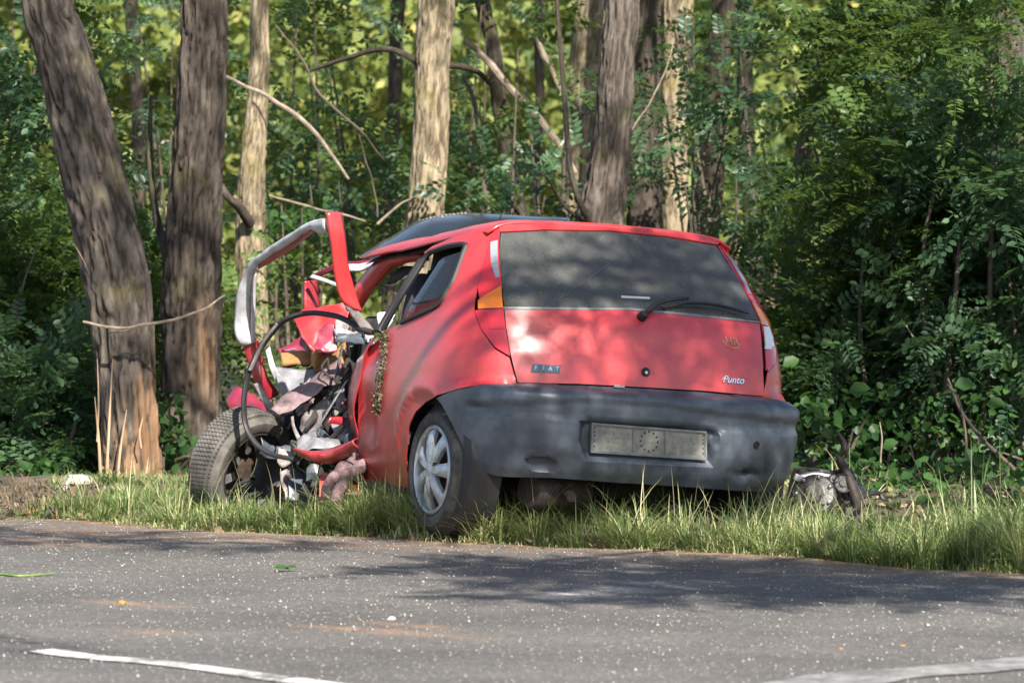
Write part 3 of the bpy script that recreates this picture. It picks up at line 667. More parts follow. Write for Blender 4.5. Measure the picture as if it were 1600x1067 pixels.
# hole painted as a near-black disc, then the tow-eye cover
k = MB(); nq = NS * Snorm(HOLE[:1], HOLE[1:])[0]; p = Sx(HOLE[:1], HOLE[1:], bump_off(HOLE[:1], HOLE[1:]))[0]
k.lathe([(.017, .0005), (.015, .004), (.011, .002), (.0125, .003), (.012, .0012), (0, .0012)], p, nq, 18); k.build('painted_sensor_hole', M['hole'], bumper)
k = MB(); P = []
for o in (-.012, -.004):
    for du, dz in ((-.050, -.016), (.050, -.016), (.047, .012), (-.040, .014)): P.append(Sx(TOW[:1] + du, TOW[1:] + dz, np.array([o]))[0])
k.add(P, [(3, 2, 1, 0), (4, 5, 6, 7), (0, 1, 5, 4), (1, 2, 6, 5), (2, 3, 7, 6), (3, 0, 4, 7)])
k.build('tow_cover', M['bumper'], bumper, smooth=False, bevel=.004)
# plate holder, its divisions, dots and worn print
PC = [(-0.2884,0.5352),(0.2504,0.5253),(0.2717,0.4008),(-0.2834,0.4078)]; PO = -.010
def plate_pt(s, t, o):
    a = np.array(PC[0]) * (1 - s) * (1 - t) + np.array(PC[1]) * s * (1 - t) + np.array(PC[2]) * s * t + np.array(PC[3]) * (1 - s) * t
    L, Rr = Sx(np.array([PC[3][0], PC[2][0]]), np.array([PC[3][1], PC[2][1]]), np.array([PO, PO])); L2, R2 = Sx(np.array([PC[0][0], PC[1][0]]), np.array([PC[0][1], PC[1][1]]), np.array([PO, PO]))
    p = L2 * (1 - s) * (1 - t) + R2 * s * (1 - t) + L * (1 - s) * t + Rr * s * t
    n = np.cross(R2 - L2, L2 - L); n /= np.linalg.norm(n); n = n if n[1] < 0 else -n
    return p + n * o
def pbox(mb, s0, t0, s1, t1, o0, o1):
    P = [plate_pt(s, t, o) for o in (o0, o1) for s, t in ((s0, t1), (s1, t1), (s1, t0), (s0, t0))]
    mb.add(P, [(3, 2, 1, 0), (4, 5, 6, 7), (0, 1, 5, 4), (1, 2, 6, 5), (2, 3, 7, 6), (3, 0, 4, 7)])
k = MB(); pbox(k, 0, 0, 1, 1, 0, .010); ph = k.build('plate_holder', M['plates'], car, smooth=False, bevel=.003)
k = MB()
for a in ((0, 0, 1, .07), (0, .90, 1, 1), (0, .07, .017, .90), (.983, .07, 1, .90)): pbox(k, *a, .0105, .017)
k.build('holder_rim', M['platef'], ph, smooth=False, bevel=.0015)
for a in ((.357, .07, .366, .90), (.632, .07, .641, .90)):
    k = MB(); pbox(k, *a, .0102, .014); k.build('holder_rib', M['platef'], ph, smooth=False)
k = MB()
for t in np.arange(12) * np.pi / 6: cs, ct = .500 + .075 * math.cos(t), .49 + .33 * math.sin(t); pbox(k, cs - .007, ct - .032, cs + .007, ct + .032, .0102, .0112)
for t in (.17, .30, .42, .60, .78):
    for s in (.030, .970): pbox(k, s - .005, t - .03, s + .005, t + .03, .0102, .0112)
tag(k.build('mounting_dot', M['grime'], ph, smooth=False), kind='stuff')
k = MB(); rr = random.Random(4)
for s0, s1 in ((.07, .33), (.67, .93)):
    for t, h in ((.22, .20), (.45, .05), (.60, .05), (.80, .06)):
        s = s0
        while s < s1 - .02:
            w = rr.uniform(.008, .03)
            if rr.random() < .8: pbox(k, s, t + rr.uniform(-.02, .02), min(s1, s + w), t + h * rr.uniform(.5, 1), .0101, .0106)
            s += w + rr.uniform(.006, .016)
tag(k.build('worn_print', M['platef'], ph, smooth=False), kind='stuff')

# tail lamps
LAMP = {'upper': [(-0.8934,1.3187),(-0.8683,1.3001),(-0.7638,1.1215),(-0.7448,1.0786),(-0.7834,1.052),(-0.8275,1.0144),(-0.8612,1.0648),(-0.8911,1.2097),(-0.9071,1.3041)], 'amber': [(-0.7439,1.0759),(-0.706,0.9843),(-0.8207,0.9741),(-0.8336,1.0087),(-0.7824,1.0493)],
        'lower': [(-0.7043,0.9804),(-0.6796,0.904),(-0.6492,0.8098),(-0.6439,0.7875),(-0.7097,0.8194),(-0.7828,0.89),(-0.8368,0.9652),(-0.8195,0.9701)], 'grey': [(-0.8918,1.2542),(-0.8557,1.2641),(-0.7655,1.1104),(-0.7822,1.1041),(-0.832,1.1595)], 'inner': [(-0.7717,0.9578),(-0.7076,0.9587),(-0.6813,0.8985),(-0.7474,0.8919)]}
for mir in (False, True):
    tl = panel('tail_light', LAMP['upper'], M['lens_red'], off=.004, d=.015, mirror=mir)
    panel('reflector_strip', LAMP['grey'], M['lens_grey'], parent=tl, off=.0075, d=.015, mirror=mir, thick=.004)
    panel('amber_lens', LAMP['amber'], M['lens_amber'], parent=tl, off=.005, d=.012, mirror=mir)
    panel('red_lens', LAMP['lower'], M['lens_red'], parent=tl, off=.004, d=.012, mirror=mir)
    panel('inner_lens', LAMP['inner'], M['lens_clear'] if mir else M['lens_red'], parent=tl, off=.007, d=.012, mirror=mir, thick=.004)
RL = panel('tail_light', [(0.7154,0.9744),(0.7743,0.9759),(0.7743,0.9307),(0.7135,0.8815),(0.6604,0.8799)], M['lens_clear'], off=.007, d=.010, label='clear reversing lens of the right tail light')
panel('red_lens', [(0.658,0.8745),(0.7168,0.8762),(0.6745,0.8271),(0.6293,0.7909)], M['lens_red'], parent=RL, off=.007, d=.010)

# side windows, door frame and pillar
WIN = [(-1.5294,0.9008),(-1.4997,0.9596),(-1.3646,1.1709),(-1.3288,1.1852),(-1.0851,1.2187),(-1.0659,1.0889),(-1.0808,1.0417),(-1.1117,0.9861)]
for mir in (False, True):
    panel('side_window', WIN, M['sglass'], off=-.006, d=.03, thick=.004, mirror=mir)
WR = [(-1.709,0.866),(-1.6313,0.9961),(-1.5925,1.1094),(-1.5656,1.1915),(-1.4398,1.2151),(-1.2609,1.2348),(-1.0841,1.241),(-1.0725,1.1995),(-1.0621,1.0917),(-1.0808,1.0417),(-1.1099,0.9834),(-1.2824,0.9442),(-1.5182,0.8983)]
PL = [(-1.5201,0.9093),(-1.4783,0.9655),(-1.3541,1.1766),(-1.2256,1.1975),(-1.2378,1.1221),(-1.2621,0.9968),(-1.3235,0.9434)]
for mir in (1, -1):
    k = MB(); k.tube([Sx(np.array([u * mir]), np.array([z]), np.array([.002]))[0] for u, z in WR], .012, 6, 1.0, 3); k.build('window_rubber', M['black'], car)
    panel('pillar_trim', PL, M['sunlit_trim'], off=-.035, d=.03, thick=.02, mirror=mir < 0)
    if mir > 0:
        k = MB()
        for dx, w in ((0, .012), (.016, .009)):
            k.tube([p + np.array([0, dx * 1.2, 0]) for p in [(-0.7964,0.4494,0.8537),(-0.7334,0.4731,0.9503),(-0.6572,0.5015,1.0646),(-0.5896,0.5342,1.1595),(-0.554,0.539,1.1977)]], w, 6, 1.2, 4)
        k.build('door_frame_seal', M['black'], car)

# roof, with its left front crushed
def roof():
    n, m = 34, 26; V = []
    for i in range(n):
        y = -.13 + 1.25 * i / (n - 1)
        for j in range(m):
            s = -1 + 2 * j / (m - 1); w = .575 + .05 * min(1, max(0, y)) ; x = s * w
            z = 1.352 + .035 * (1 - s * s) * min(1, .3 + (y + .13) * 2) + .012 * math.sin(min(1, (y + .13) / .8) * 1.6)
            crush = max(0, min(1, (y + .02) / .75)); z -= (.105 * crush) * (1 - .45 * (s + 1) / 2) + .05 * max(0, (y - .75)) * (1 - s)
            z -= .05 * abs(s) ** 10
            V.append((x, y, z))
    V = np.array(V); V[:, 2] += .008 * vnoise(V * 6, 21) * np.clip(V[:, 1] * 2, 0, 1)
    k = MB(); k.add(V, [(i * m + j, i * m + j + 1, (i + 1) * m + j + 1, (i + 1) * m + j) for i in range(n - 1) for j in range(m - 1)])
    o = k.build('roof', M['red'], car); sol = o.modifiers.new('thickness', 'SOLIDIFY'); sol.thickness = .012; sol.offset = -1
    V2 = V.copy(); V2[:, 2] -= .03; k = MB(); k.add(V2 * np.array([.97, 1, 1]), [(i * m + j, i * m + j + 1, (i + 1) * m + j + 1, (i + 1) * m + j) for i in range(n - 1) for j in range(m - 1)]); k.build('headliner', M['grime'], car)
roof()
k = MB(); a0 = [(-0.1277,0.7606,1.3511)][0]; k.tube([a0, np.array(a0) + np.array([0, -.02, .05])], [.006, .003], 6, 1, 2); k.build('antenna', M['black'], car)

# inner shell, floor, seats
def shell():
    k = MB(); us = np.r_[np.linspace(-1.95, -1.72, 4), np.linspace(-.66, .66, 30), np.linspace(1.72, 2.6, 8)]
    uu = np.linspace(-.66, .66, 30); zz = np.linspace(.36, .98, 9); U, Z = np.meshgrid(uu, zz, indexing='ij'); P = Sx(U.ravel(), Z.ravel(), np.full(U.size, -.075)); k.add(P, [(i * 9 + j, i * 9 + j + 1, (i + 1) * 9 + j + 1, (i + 1) * 9 + j) for i in range(29) for j in range(8)])
    for sg in (-1, 1):
        uu = sg * np.linspace(.66, 2.05 if sg < 0 else 2.7, 26); zz = np.linspace(.56, .80, 6); U, Z = np.meshgrid(uu, zz, indexing='ij'); P = Sx(U.ravel(), Z.ravel(), np.full(U.size, -.06)); k.add(P, [(i * 6 + j, i * 6 + j + 1, (i + 1) * 6 + j + 1, (i + 1) * 6 + j) for i in range(25) for j in range(5)])
    k.build('inner_shell', M['grime'], car)
    k = MB(); k.box((0, .45, .33), (1.30, 1.75, .05)); k.box((0, -.32, .36), (1.1, .35, .06)); k.build('floor_pan', M['grime'], car, smooth=False)
    for sg in (-1, 1):
        k = MB(); k.lathe([(.30, 0), (.33, .02), (.335, .16), (.20, .20), (0, .20)], (sg * .745, -.13, .33), (-sg, 0, 0), 32); k.build('wheel_well', M['black'], car)
shell()
def seat(x, y, w, h, name, rest):
    k = MB(); k.box((x, y, .52), (w, .48, .16), rx=.08); s = k.build(name, M['fabric'], car, bevel=.05)
    k = MB(); k.box((x, y - .24, .60 + h / 2), (w * .94, .13, h), rx=.20, taper=.85); k.build('seat_back', M['fabric'], s, bevel=.045)
    for dx in rest:
        k = MB(); k.box((x + dx, y - .33, .66 + h), (.25, .08, .15), rx=.12, taper=.9); k.build('headrest', M['fabric'], s, bevel=.03)
seat(-.36, .98, .50, .52, 'front_seat', (0,)); seat(.36, .98, .50, .52, 'front_seat', (0,)); seat(0, .28, 1.2, .42, 'rear_bench', (-.33, .33))
k = MB(); k.box((0, -.22, .86), (1.02, .40, .02)); k.build('parcel_shelf', M['fabric'], car, smooth=False)
k = MB(); k.tube([(-.52, .55, 1.13), (-.50, .75, .8), (-.45, .85, .5)], .022, 6, .2, 4); k.build('seat_belt', M['black'], car)
# underside: exhaust silencer, axle, tank
k = MB(); k.lathe([(0, -.16), (.07, -.155), (.085, -.13), (.085, .13), (.07, .155), (0, .16)], (-.31, -.40, .235), (1, .35, 0), 20); ex = k.build('exhaust_silencer', M['rust'], car)
k = MB(); k.tube([(-.30, -.42, .22), (-.31, -.5, .235), (-.31, -.57, .22)], .022, 10, 1, 3); k.build('tail_pipe', M['rust'], ex)
k = MB(); k.tube([(-.62, -.10, .24), (.62, -.10, .24)], .05, 10, 1, 2); k.box((.1, .35, .22), (.7, .5, .18)); k.build('rear_axle', M['grime'], car)

# wheels
def rear_wheel(x, y, z, side):
    R_, rr = .268, .186
    w = empty('wheel', (x, y, z), (0, 0, 0 if side < 0 else math.pi)); w.parent = car
    k = MB(); W = .145
    prof = [(rr, -.012), (rr + .010, -.002), (rr + .030, .006), (rr + .052, .003), (R_ - .018, -.014), (R_ - .004, -.028), (R_, -.045), (R_, -W + .045), (R_ - .004, -W + .028), (R_ - .018, -W + .014), (rr + .05, -W - .004), (rr, -W + .012)]
    k.lathe([(r, h) for r, h in prof], (0, 0, 0), (-1, 0, 0), 72)
    t = k.build('tyre', M['tyre'], w)
    k = MB(); nb = 46                                   # tread blocks in five rows
    for row in range(5):
        for i in range(nb):
            a = 2 * math.pi * (i + (.5 if row % 2 else 0)) / nb; xx = .040 + .0165 * row
            c = (xx, (R_ + .002) * math.sin(a), (R_ + .002) * math.cos(a)); k.box(c, (.0155, 2 * math.pi * R_ / nb * .66, .018), rx=-a, rz=0)
    tag(k.build('tread', M['tyre'], t, smooth=False), kind='stuff')
    k = MB(); k.lathe([(rr + .002, -.004), (rr - .006, .003), (rr - .014, -.002), (rr - .020, -.022), (rr - .022, -.06), (rr - .03, -.13), (rr, -.14)], (0, 0, 0), (-1, 0, 0), 56)
    rim = k.build('rim', M['alloy'], w)
    k = MB(); k.lathe([(rr - .022, -.055), (.09, -.05), (0, -.05)], (0, 0, 0), (-1, 0, 0), 32); k.build('brake_drum', M['brake'], w)
    for i in range(7):
        a = 2 * math.pi * i / 7 + .25; k = MB(); ca, sa = math.cos(a), math.sin(a); pts = []
        for r, hw, h in ((.030, .021, .012), (.075, .024, .014), (.12, .027, .010), (rr - .020, .036, -.006)):
            for s, dh in ((-1, -.008), (-.65, 0), (.65, 0), (1, -.008), (1, -.026), (-1, -.026)): pts.append((-(h + dh), r * sa + s * hw * ca, r * ca - s * hw * sa))
        F = [(i2 * 6 + j, i2 * 6 + (j + 1) % 6, (i2 + 1) * 6 + (j + 1) % 6, (i2 + 1) * 6 + j) for i2 in range(3) for j in range(6)] + [(5, 4, 3, 2, 1, 0), (18, 19, 20, 21, 22, 23)]
        k.add(pts, F); k.build('spoke', M['alloy'], w)
    k = MB(); k.lathe([(0, .016), (.020, .015), (.034, .010), (.05, .004), (.052, -.02)], (0, 0, 0), (-1, 0, 0), 24); hub = k.build('hub_cap', M['alloy'], w)
    k = MB()
    for i in range(4):
        a = 2 * math.pi * i / 4 + .5; k.lathe([(.0115, .0), (.011, .010), (.009, .012), (0, .0105)], (0, .049 * math.sin(a), .049 * math.cos(a)), (-1, 0, 0), 10)
    tag(k.build('wheel_bolt', M['black'], w), kind='stuff')
    return w
rear_wheel(-.765, -.138, .292, -1)
rear_wheel(.765, -.138, .292, 1)

# ---- torn front end.  rib(): crumpled sheet metal spanned between two edges
def rib(name, A, B, mat, amp=.012, freq=14, n=26, m=9, thick=.004, bulge=0., seed=1, parent=car, smooth=1):
    A, _ = catmull(A, 1, 8 if smooth else 1) if len(A) > 2 else (np.array(A, float), 0); B, _ = catmull(B, 1, 8 if smooth else 1) if len(B) > 2 else (np.array(B, float), 0)
    def rs(P, n):
        s = np.r_[0, np.cumsum(np.linalg.norm(np.diff(P, axis=0), axis=1))]; t = np.linspace(0, s[-1], n); return np.stack([np.interp(t, s, P[:, k]) for k in range(3)], 1)
    if amp >= .012: n, m = int(n * 1.5), int(m * 1.6)
    A, B = rs(A, n), rs(B, n); t = np.linspace(0, 1, m); V = A[:, None] * (1 - t)[None, :, None] + B[:, None] * t[None, :, None]
    du = np.gradient(V, axis=0); dv = np.gradient(V, axis=1); nn = unit(np.cross(du, dv)); face = (to_world(V) - np.array([0, 0, 1.5])) ; nn *= np.where(((nn @ CM[:3, :3].T) * face).sum(-1, keepdims=True) > 0, -1, 1)
    q = V * freq; rg = np.random.default_rng(seed); cr = 0
    q = q + .25 * np.stack([vnoise(q * .6, seed + s) for s in (5, 6, 7)], -1)
    for kf, wt in ((.16, 1.), (.22, .8), (.34, .55), (.5, .4), (.8, .22)):
        dr = unit(rg.normal(size=3)); ph = (q @ dr) * kf + rg.uniform(0, 1); cr = cr + wt * (np.abs(2 * (ph - np.floor(ph)) - 1) - .5)
    V = V + nn * (amp * 1.5 * cr + bulge * np.sin(np.pi * t)[None, :])[..., None]
    edge = np.zeros((n, m)); edge[:, 0] = -1; edge[:, -1] = 1; tear = amp * .8 * vnoise(q * 1.3, seed + 8) * np.abs(edge); V = V + (dv / (np.linalg.norm(dv, axis=-1, keepdims=True) + 1e-9)) * tear[..., None]
    k = MB(); k.add(V.reshape(-1, 3), [(i * m + j, i * m + j + 1, (i + 1) * m + j + 1, (i + 1) * m + j) for i in range(n - 1) for j in range(m - 1)])
    k.ang = 16 if amp >= .012 else 38
    o = k.build(name, mat, parent); s = o.modifiers.new('thickness', 'SOLIDIFY'); s.thickness = thick; s.offset = 0
    return o

# torn-out door frame standing up over the wreck
rib('torn_door_frame', [(-1.0494,0.5142,1.3482),(-1.0267,0.518,1.2535),(-0.9961,0.5402,1.1535),(-0.9591,0.5706,1.0508),(-0.9241,0.5791,0.981),(-0.8796,0.5819,0.956)], [(-0.9742,0.5464,1.3502),(-0.959,0.5419,1.2742),(-0.9285,0.5538,1.1576),(-0.8875,0.5715,1.055),(-0.8579,0.5822,0.9904),(-0.8298,0.5825,0.9285)], M['red'], .004, 9, 30, 8, .022, .010, 3)
rib('torn_door_frame', [(-0.92,0.5884,0.9755),(-0.8795,0.5831,0.9173),(-0.8305,0.5847,0.8648),(-0.7943,0.5805,0.8338)], [(-0.8778,0.5808,0.9671),(-0.8267,0.5813,0.9204),(-0.7872,0.576,0.8786),(-0.761,0.5762,0.8469)], M['greym'], .008, 16, 16, 6, .010, 0, 5)
rr_ = rib('torn_roof_rail', [(-1.0402,0.5328,1.3239),(-1.0473,0.6238,1.3146),(-1.049,0.7347,1.2944),(-1.046,1.0092,1.2282),(-1.0542,1.2893,1.1428),(-1.0549,1.4011,1.0758),(-1.0625,1.4618,0.9918),(-1.0482,1.5132,0.8917),(-1.0447,1.5145,0.8004),(-1.01,1.5006,0.7485)], [(-1.0262,0.5503,1.2643),(-1.0286,0.6391,1.2606),(-1.0349,0.7291,1.2732),(-1.0265,1.0013,1.2043),(-1.0325,1.2801,1.1272),(-1.023,1.3873,1.0638),(-1.0097,1.4386,0.9811),(-0.9885,1.4865,0.8957),(-0.9824,1.4866,0.8047),(-0.9618,1.4785,0.7689)], M['whitep'], .007, 8, 56, 8, .012, .012, 8)
rib('rail_lower_face', [(-1.0378,0.654,1.2654),(-1.0285,0.7373,1.2708),(-1.0228,1.0106,1.2044),(-1.0402,1.2835,1.1267)], [(-1.0417,0.7001,1.2454),(-1.0254,0.7697,1.2402),(-1.0083,1.0269,1.1743),(-1.0333,1.3034,1.0929)], M['dark_red'], .004, 12, 24, 5, .006, 0, 9, parent=rr_)
rib('rail_lower_face', [(-1.0282,1.3674,1.0723),(-1.0089,1.4281,0.9529),(-0.9797,1.4749,0.788)], [(-1.0106,1.3815,1.0732),(-0.986,1.4398,0.954),(-0.9585,1.4878,0.7745)], M['whitep'], .003, 12, 20, 4, .006, 0, 10, parent=rr_)
rib('crushed_pillar', [(-1.0199,1.504,0.7792),(-0.9746,1.5088,0.6787),(-0.9274,1.5124,0.5895),(-0.8785,1.5148,0.5146)], [(-0.9631,1.4784,0.7888),(-0.9299,1.4878,0.7132),(-0.8795,1.4902,0.6157),(-0.8307,1.4926,0.5437)], M['dark_red'], .014, 16, 22, 8, .010, .01, 12)
rib('crushed_pillar', [(-0.936,1.4132,0.7351),(-0.9117,1.4157,0.6593),(-0.854,1.4367,0.5617),(-0.8029,1.4391,0.4556)], [(-0.919,1.4051,0.7534),(-0.8831,1.4029,0.6613),(-0.8228,1.4228,0.5638),(-0.7749,1.4263,0.4661)], M['whitep'], .010, 14, 22, 6, .008, 0, 14)
rib('crushed_pillar', [(-0.9546,1.4809,0.5835),(-0.9073,1.4623,0.5009),(-0.8545,1.4414,0.4129)], [(-0.9292,1.4693,0.5938),(-0.8765,1.4484,0.5087),(-0.8278,1.4286,0.4433)], M['greym'], .006, 14, 16, 5, .008, 0, 15)
k = MB(); k.tube([(-0.784,0.5426,0.8465),(-0.824,0.5929,0.8622),(-0.8496,0.6583,0.8868),(-0.8775,0.7249,0.9058),(-0.9074,0.7927,0.9136),(-0.9372,0.8607,0.9159),(-0.9664,0.9287,0.9071),(-1.0061,0.969,0.887),(-1.0387,1.0174,0.8504),(-1.0781,1.0926,0.7564),(-1.1034,1.1622,0.6376),(-1.1158,1.1714,0.5156),(-1.1008,1.1681,0.4067),(-1.0727,1.1031,0.3294),(-1.0294,1.0303,0.2899),(-0.9727,0.9507,0.2768),(-0.9267,0.9302,0.2771)], [.018] * 5 + [.017] * 6 + [.015] * 6, 9, .7, 6); k.build('door_seal_hoop', M['black'], car)
k = MB(); k.tube([(-1.0447,1.0034,0.8588),(-1.0816,1.0775,0.7651),(-1.1063,1.1412,0.6494)], .012, 6, .6, 6); k.build('seal_lip', M['greym'], car)
rib('bent_windscreen_pillar', [(-0.4649,0.7506,1.2201),(-0.504,0.8228,1.2168),(-0.539,0.9044,1.208),(-0.567,1.0161,1.1851),(-0.5805,1.1339,1.1119),(-0.6003,1.2554,1.009),(-0.6359,1.3829,0.9385),(-0.6964,1.5201,0.9147)], [(-0.466,0.7414,1.1782),(-0.5008,0.8228,1.1693),(-0.5201,0.8976,1.1558),(-0.5388,0.9943,1.1307),(-0.5512,1.112,1.0431),(-0.5684,1.2322,0.943),(-0.6093,1.362,0.8747),(-0.6853,1.5061,0.8496)], M['red'], .014, 9, 50, 9, .012, .02, 17)
rib('far_door_frame', [(-0.5249,1.9869,1.0578),(-0.5253,1.9893,0.9843),(-0.5177,1.9882,0.9114)], [(-0.4558,2.0106,1.0674),(-0.4565,2.013,0.9967),(-0.4468,2.0107,0.9326)], M['dark_red'], .012, 12, 16, 6, .012, .01, 19)
rib('far_door_frame', [(-0.534,1.9357,1.0757),(-0.4956,1.8642,1.0617),(-0.4488,1.7894,1.0366)], [(-0.5217,1.9297,1.0912),(-0.4886,1.8607,1.0768),(-0.4475,1.7882,1.0572)], M['whitep'], .004, 12, 16, 4, .008, 0, 20)
rib('far_door_frame', [(-0.5032,1.9761,1.0945),(-0.4808,1.9106,1.1204),(-0.4561,1.844,1.1492)], [(-0.4835,1.9678,1.0812),(-0.4661,1.9047,1.1009),(-0.4439,1.8392,1.1266)], M['crimson'], .006, 12, 14, 5, .008, 0, 22)
rib('roof_front_edge', [(-0.5,1.5899,1.1443),(-0.4692,1.5212,1.1501),(-0.4234,1.4457,1.1626),(-0.3719,1.3124,1.1877)], [(-0.5037,1.5377,1.1131),(-0.4729,1.4691,1.116),(-0.4487,1.403,1.1358),(-0.4101,1.2757,1.1572)], M['whitep'], .008, 12, 20, 6, .01, 0, 23)
rib('roof_front_edge', [(-0.4897,1.6397,1.1558),(-0.4457,1.5651,1.1625),(-0.3919,1.486,1.1756)], [(-0.4836,1.6373,1.1446),(-0.4449,1.5651,1.1509),(-0.3911,1.486,1.1641)], M['crimson'], .004, 12, 14, 4, .008, 0, 24)
rib('crumpled_bonnet', [(-0.7664,1.497,0.8997),(-0.7292,1.4248,0.9264),(-0.6713,1.3435,0.9516),(-0.5742,1.2993,0.9811)], [(-0.7709,1.3924,0.8019),(-0.7394,1.3251,0.7542),(-0.6872,1.3019,0.752),(-0.6207,1.2693,0.8479)], M['red2'], .022, 16, 30, 16, .004, .0, 27)
rib('crumpled_bonnet', [(-0.7622,1.2229,0.8468),(-0.7278,1.2067,0.8747),(-0.6856,1.1883,0.8633)], [(-0.7908,1.1835,0.7612),(-0.748,1.165,0.7414),(-0.7026,1.1443,0.7587)], M['crimson'], .016, 20, 18, 12, .004, .0, 29)
rib('crumpled_bonnet', [(-0.6978,1.1929,0.8909),(-0.6672,1.179,0.8987),(-0.6585,1.1212,0.8722)], [(-0.7162,1.1489,0.806),(-0.6944,1.1396,0.7904),(-0.6774,1.1096,0.8092)], M['greym'], .014, 20, 12, 9, .004, 0, 30)
rib('crumpled_wing', [(-0.7491,1.7137,0.722),(-0.7022,1.6913,0.7715),(-0.6549,1.6689,0.8153)], [(-0.7585,1.6636,0.7057),(-0.6985,1.6366,0.7155),(-0.6363,1.6084,0.7313)], M['crimson'], .012, 10, 20, 10, .006, .02, 31)
rib('torn_foam', [(-0.7956,1.5705,0.7094),(-0.7354,1.5436,0.7135),(-0.6725,1.5155,0.7149)], [(-0.8059,1.5216,0.6673),(-0.7507,1.4971,0.6653),(-0.6939,1.4714,0.6778)], M['foam'], .010, 18, 16, 7, .04, .01, 33)
rib('torn_foam', [(-0.7247,1.3738,0.7364),(-0.693,1.3599,0.73),(-0.6528,1.3413,0.7528),(-0.5981,1.3157,0.7937)], [(-0.7344,1.3251,0.6803),(-0.698,1.3089,0.68),(-0.657,1.2903,0.6913),(-0.6093,1.2682,0.7174)], M['foam'], .03, 16, 20, 9, .03, .01, 35)
rib('pale_inner_panel', [(-0.8717,1.4634,0.6628),(-0.8117,1.4367,0.664),(-0.7463,1.4076,0.6627),(-0.6816,1.3785,0.6729)], [(-0.879,1.3599,0.5746),(-0.8464,1.3251,0.5207),(-0.8013,1.3042,0.5465),(-0.7463,1.2996,0.6122)], M['palem'], .008, 12, 24, 12, .005, 0, 37)
rib('crumpled_sill', [(-0.9759,1.1654,0.4666),(-0.9463,1.1725,0.5186),(-0.9119,1.1889,0.5565),(-0.8227,1.202,0.6201),(-0.7492,1.1674,0.6818),(-0.6847,1.1374,0.723)], [(-0.9701,1.1085,0.4523),(-0.9196,1.074,0.4871),(-0.8561,1.0442,0.5365),(-0.7935,1.0364,0.5964),(-0.7432,1.0354,0.6103),(-0.7059,1.0402,0.629)], M['pinkm'], .018, 16, 44, 16, .005, .02, 39)
rib('inner_wing', [(-0.8902,1.0741,0.4098),(-0.8674,1.0951,0.4664),(-0.8116,1.0907,0.5145),(-0.7507,1.084,0.563),(-0.6927,1.0356,0.5847)], [(-0.8751,1.0139,0.3682),(-0.8456,1.0002,0.3871),(-0.8066,0.9819,0.4178),(-0.7688,0.9636,0.4654),(-0.7123,0.9373,0.503)], M['greym'], .016, 16, 30, 13, .005, .01, 41)
rib('inner_wing', [(-0.9115,1.0821,0.4591),(-0.9078,1.0601,0.4095),(-0.8881,1.0417,0.3663)], [(-0.9213,1.0867,0.4528),(-0.9203,1.0658,0.4031),(-0.9027,1.0486,0.354)], M['greym'], .006, 12, 14, 4, .006, 0, 42)
rib('crushed_floor', [(-0.9507,0.9381,0.3679),(-0.8966,0.935,0.3959),(-0.8436,0.9331,0.4041),(-0.7762,0.9035,0.3919)], [(-0.9744,0.8626,0.3172),(-0.9286,0.8422,0.3175),(-0.8783,0.8195,0.3266),(-0.7983,0.7832,0.3487)], M['palem'], .020, 18, 26, 11, .004, .01, 43)
rib('crushed_floor', [(-0.7846,0.9277,0.4381),(-0.7562,0.892,0.4746),(-0.7297,0.8575,0.4997)], [(-0.7905,0.8664,0.3788),(-0.769,0.8134,0.3655),(-0.7412,0.7559,0.4085)], M['palem'], .018, 16, 18, 10, .004, .01, 45)
rib('lower_sill', [(-0.9945,0.8497,0.3169),(-0.9535,0.8095,0.3151),(-0.9054,0.7661,0.3194),(-0.8539,0.6765,0.3483),(-0.8061,0.5664,0.3888)], [(-0.9828,0.8231,0.2964),(-0.9351,0.7588,0.2712),(-0.8766,0.7109,0.2707),(-0.8408,0.6282,0.3041),(-0.8085,0.5468,0.3481)], M['dark_red'], .006, 8, 36, 9, .006, .035, 47)
rib('torn_wing', [(-0.8718,1.9939,0.5054),(-0.8425,1.9574,0.5579),(-0.7925,1.8706,0.52),(-0.7456,1.7746,0.468)], [(-0.8776,1.9437,0.4429),(-0.8353,1.8919,0.4442),(-0.7911,1.8286,0.4403),(-0.733,1.7162,0.4014)], M['crimson'], .016, 16, 28, 12, .005, .01, 49)
rib('torn_wing', [(-0.7745,1.7327,0.4682),(-0.7493,1.6673,0.4489),(-0.7235,1.602,0.4183)], [(-0.7939,1.6885,0.4054),(-0.7691,1.6231,0.3921),(-0.7439,1.5904,0.3774)], M['crimson'], .012, 16, 16, 9, .005, .01, 51)
for i, (pts, r) in enumerate((([(-0.9107,0.6539,0.1225),(-0.898,0.6576,0.1782),(-0.8591,0.6603,0.2379),(-0.8039,0.6562,0.2823),(-0.7263,0.6754,0.3182)], .028), ([(-0.8858,0.5885,0.1106),(-0.8719,0.6025,0.1657),(-0.8378,0.6075,0.2222),(-0.7871,0.6057,0.2578),(-0.7279,0.6224,0.2819)], .030))):
    k = MB(); P, R_ = catmull(pts, r, 14); P = P + .006 * np.stack([vnoise(P * 22, s) for s in (1, 2, 3)], -1); k.tube(P, R_ * (1 + .22 * vnoise(P * 30, 9)), 12, .8, 1); k.build('padding_roll', M['pad'], car)
rib('dark_cavity_sheet', [(-0.6467,1.2265,0.8361),(-0.6206,1.105,0.8465),(-0.6542,0.8464,0.8401)], [(-0.691,1.1514,0.3538),(-0.6643,1.0299,0.355),(-0.6876,0.8209,0.369)], M['hole'], .03, 12, 26, 16, .01, -.05, 53)  # added near-black sheets standing in for the shade of the open cavity
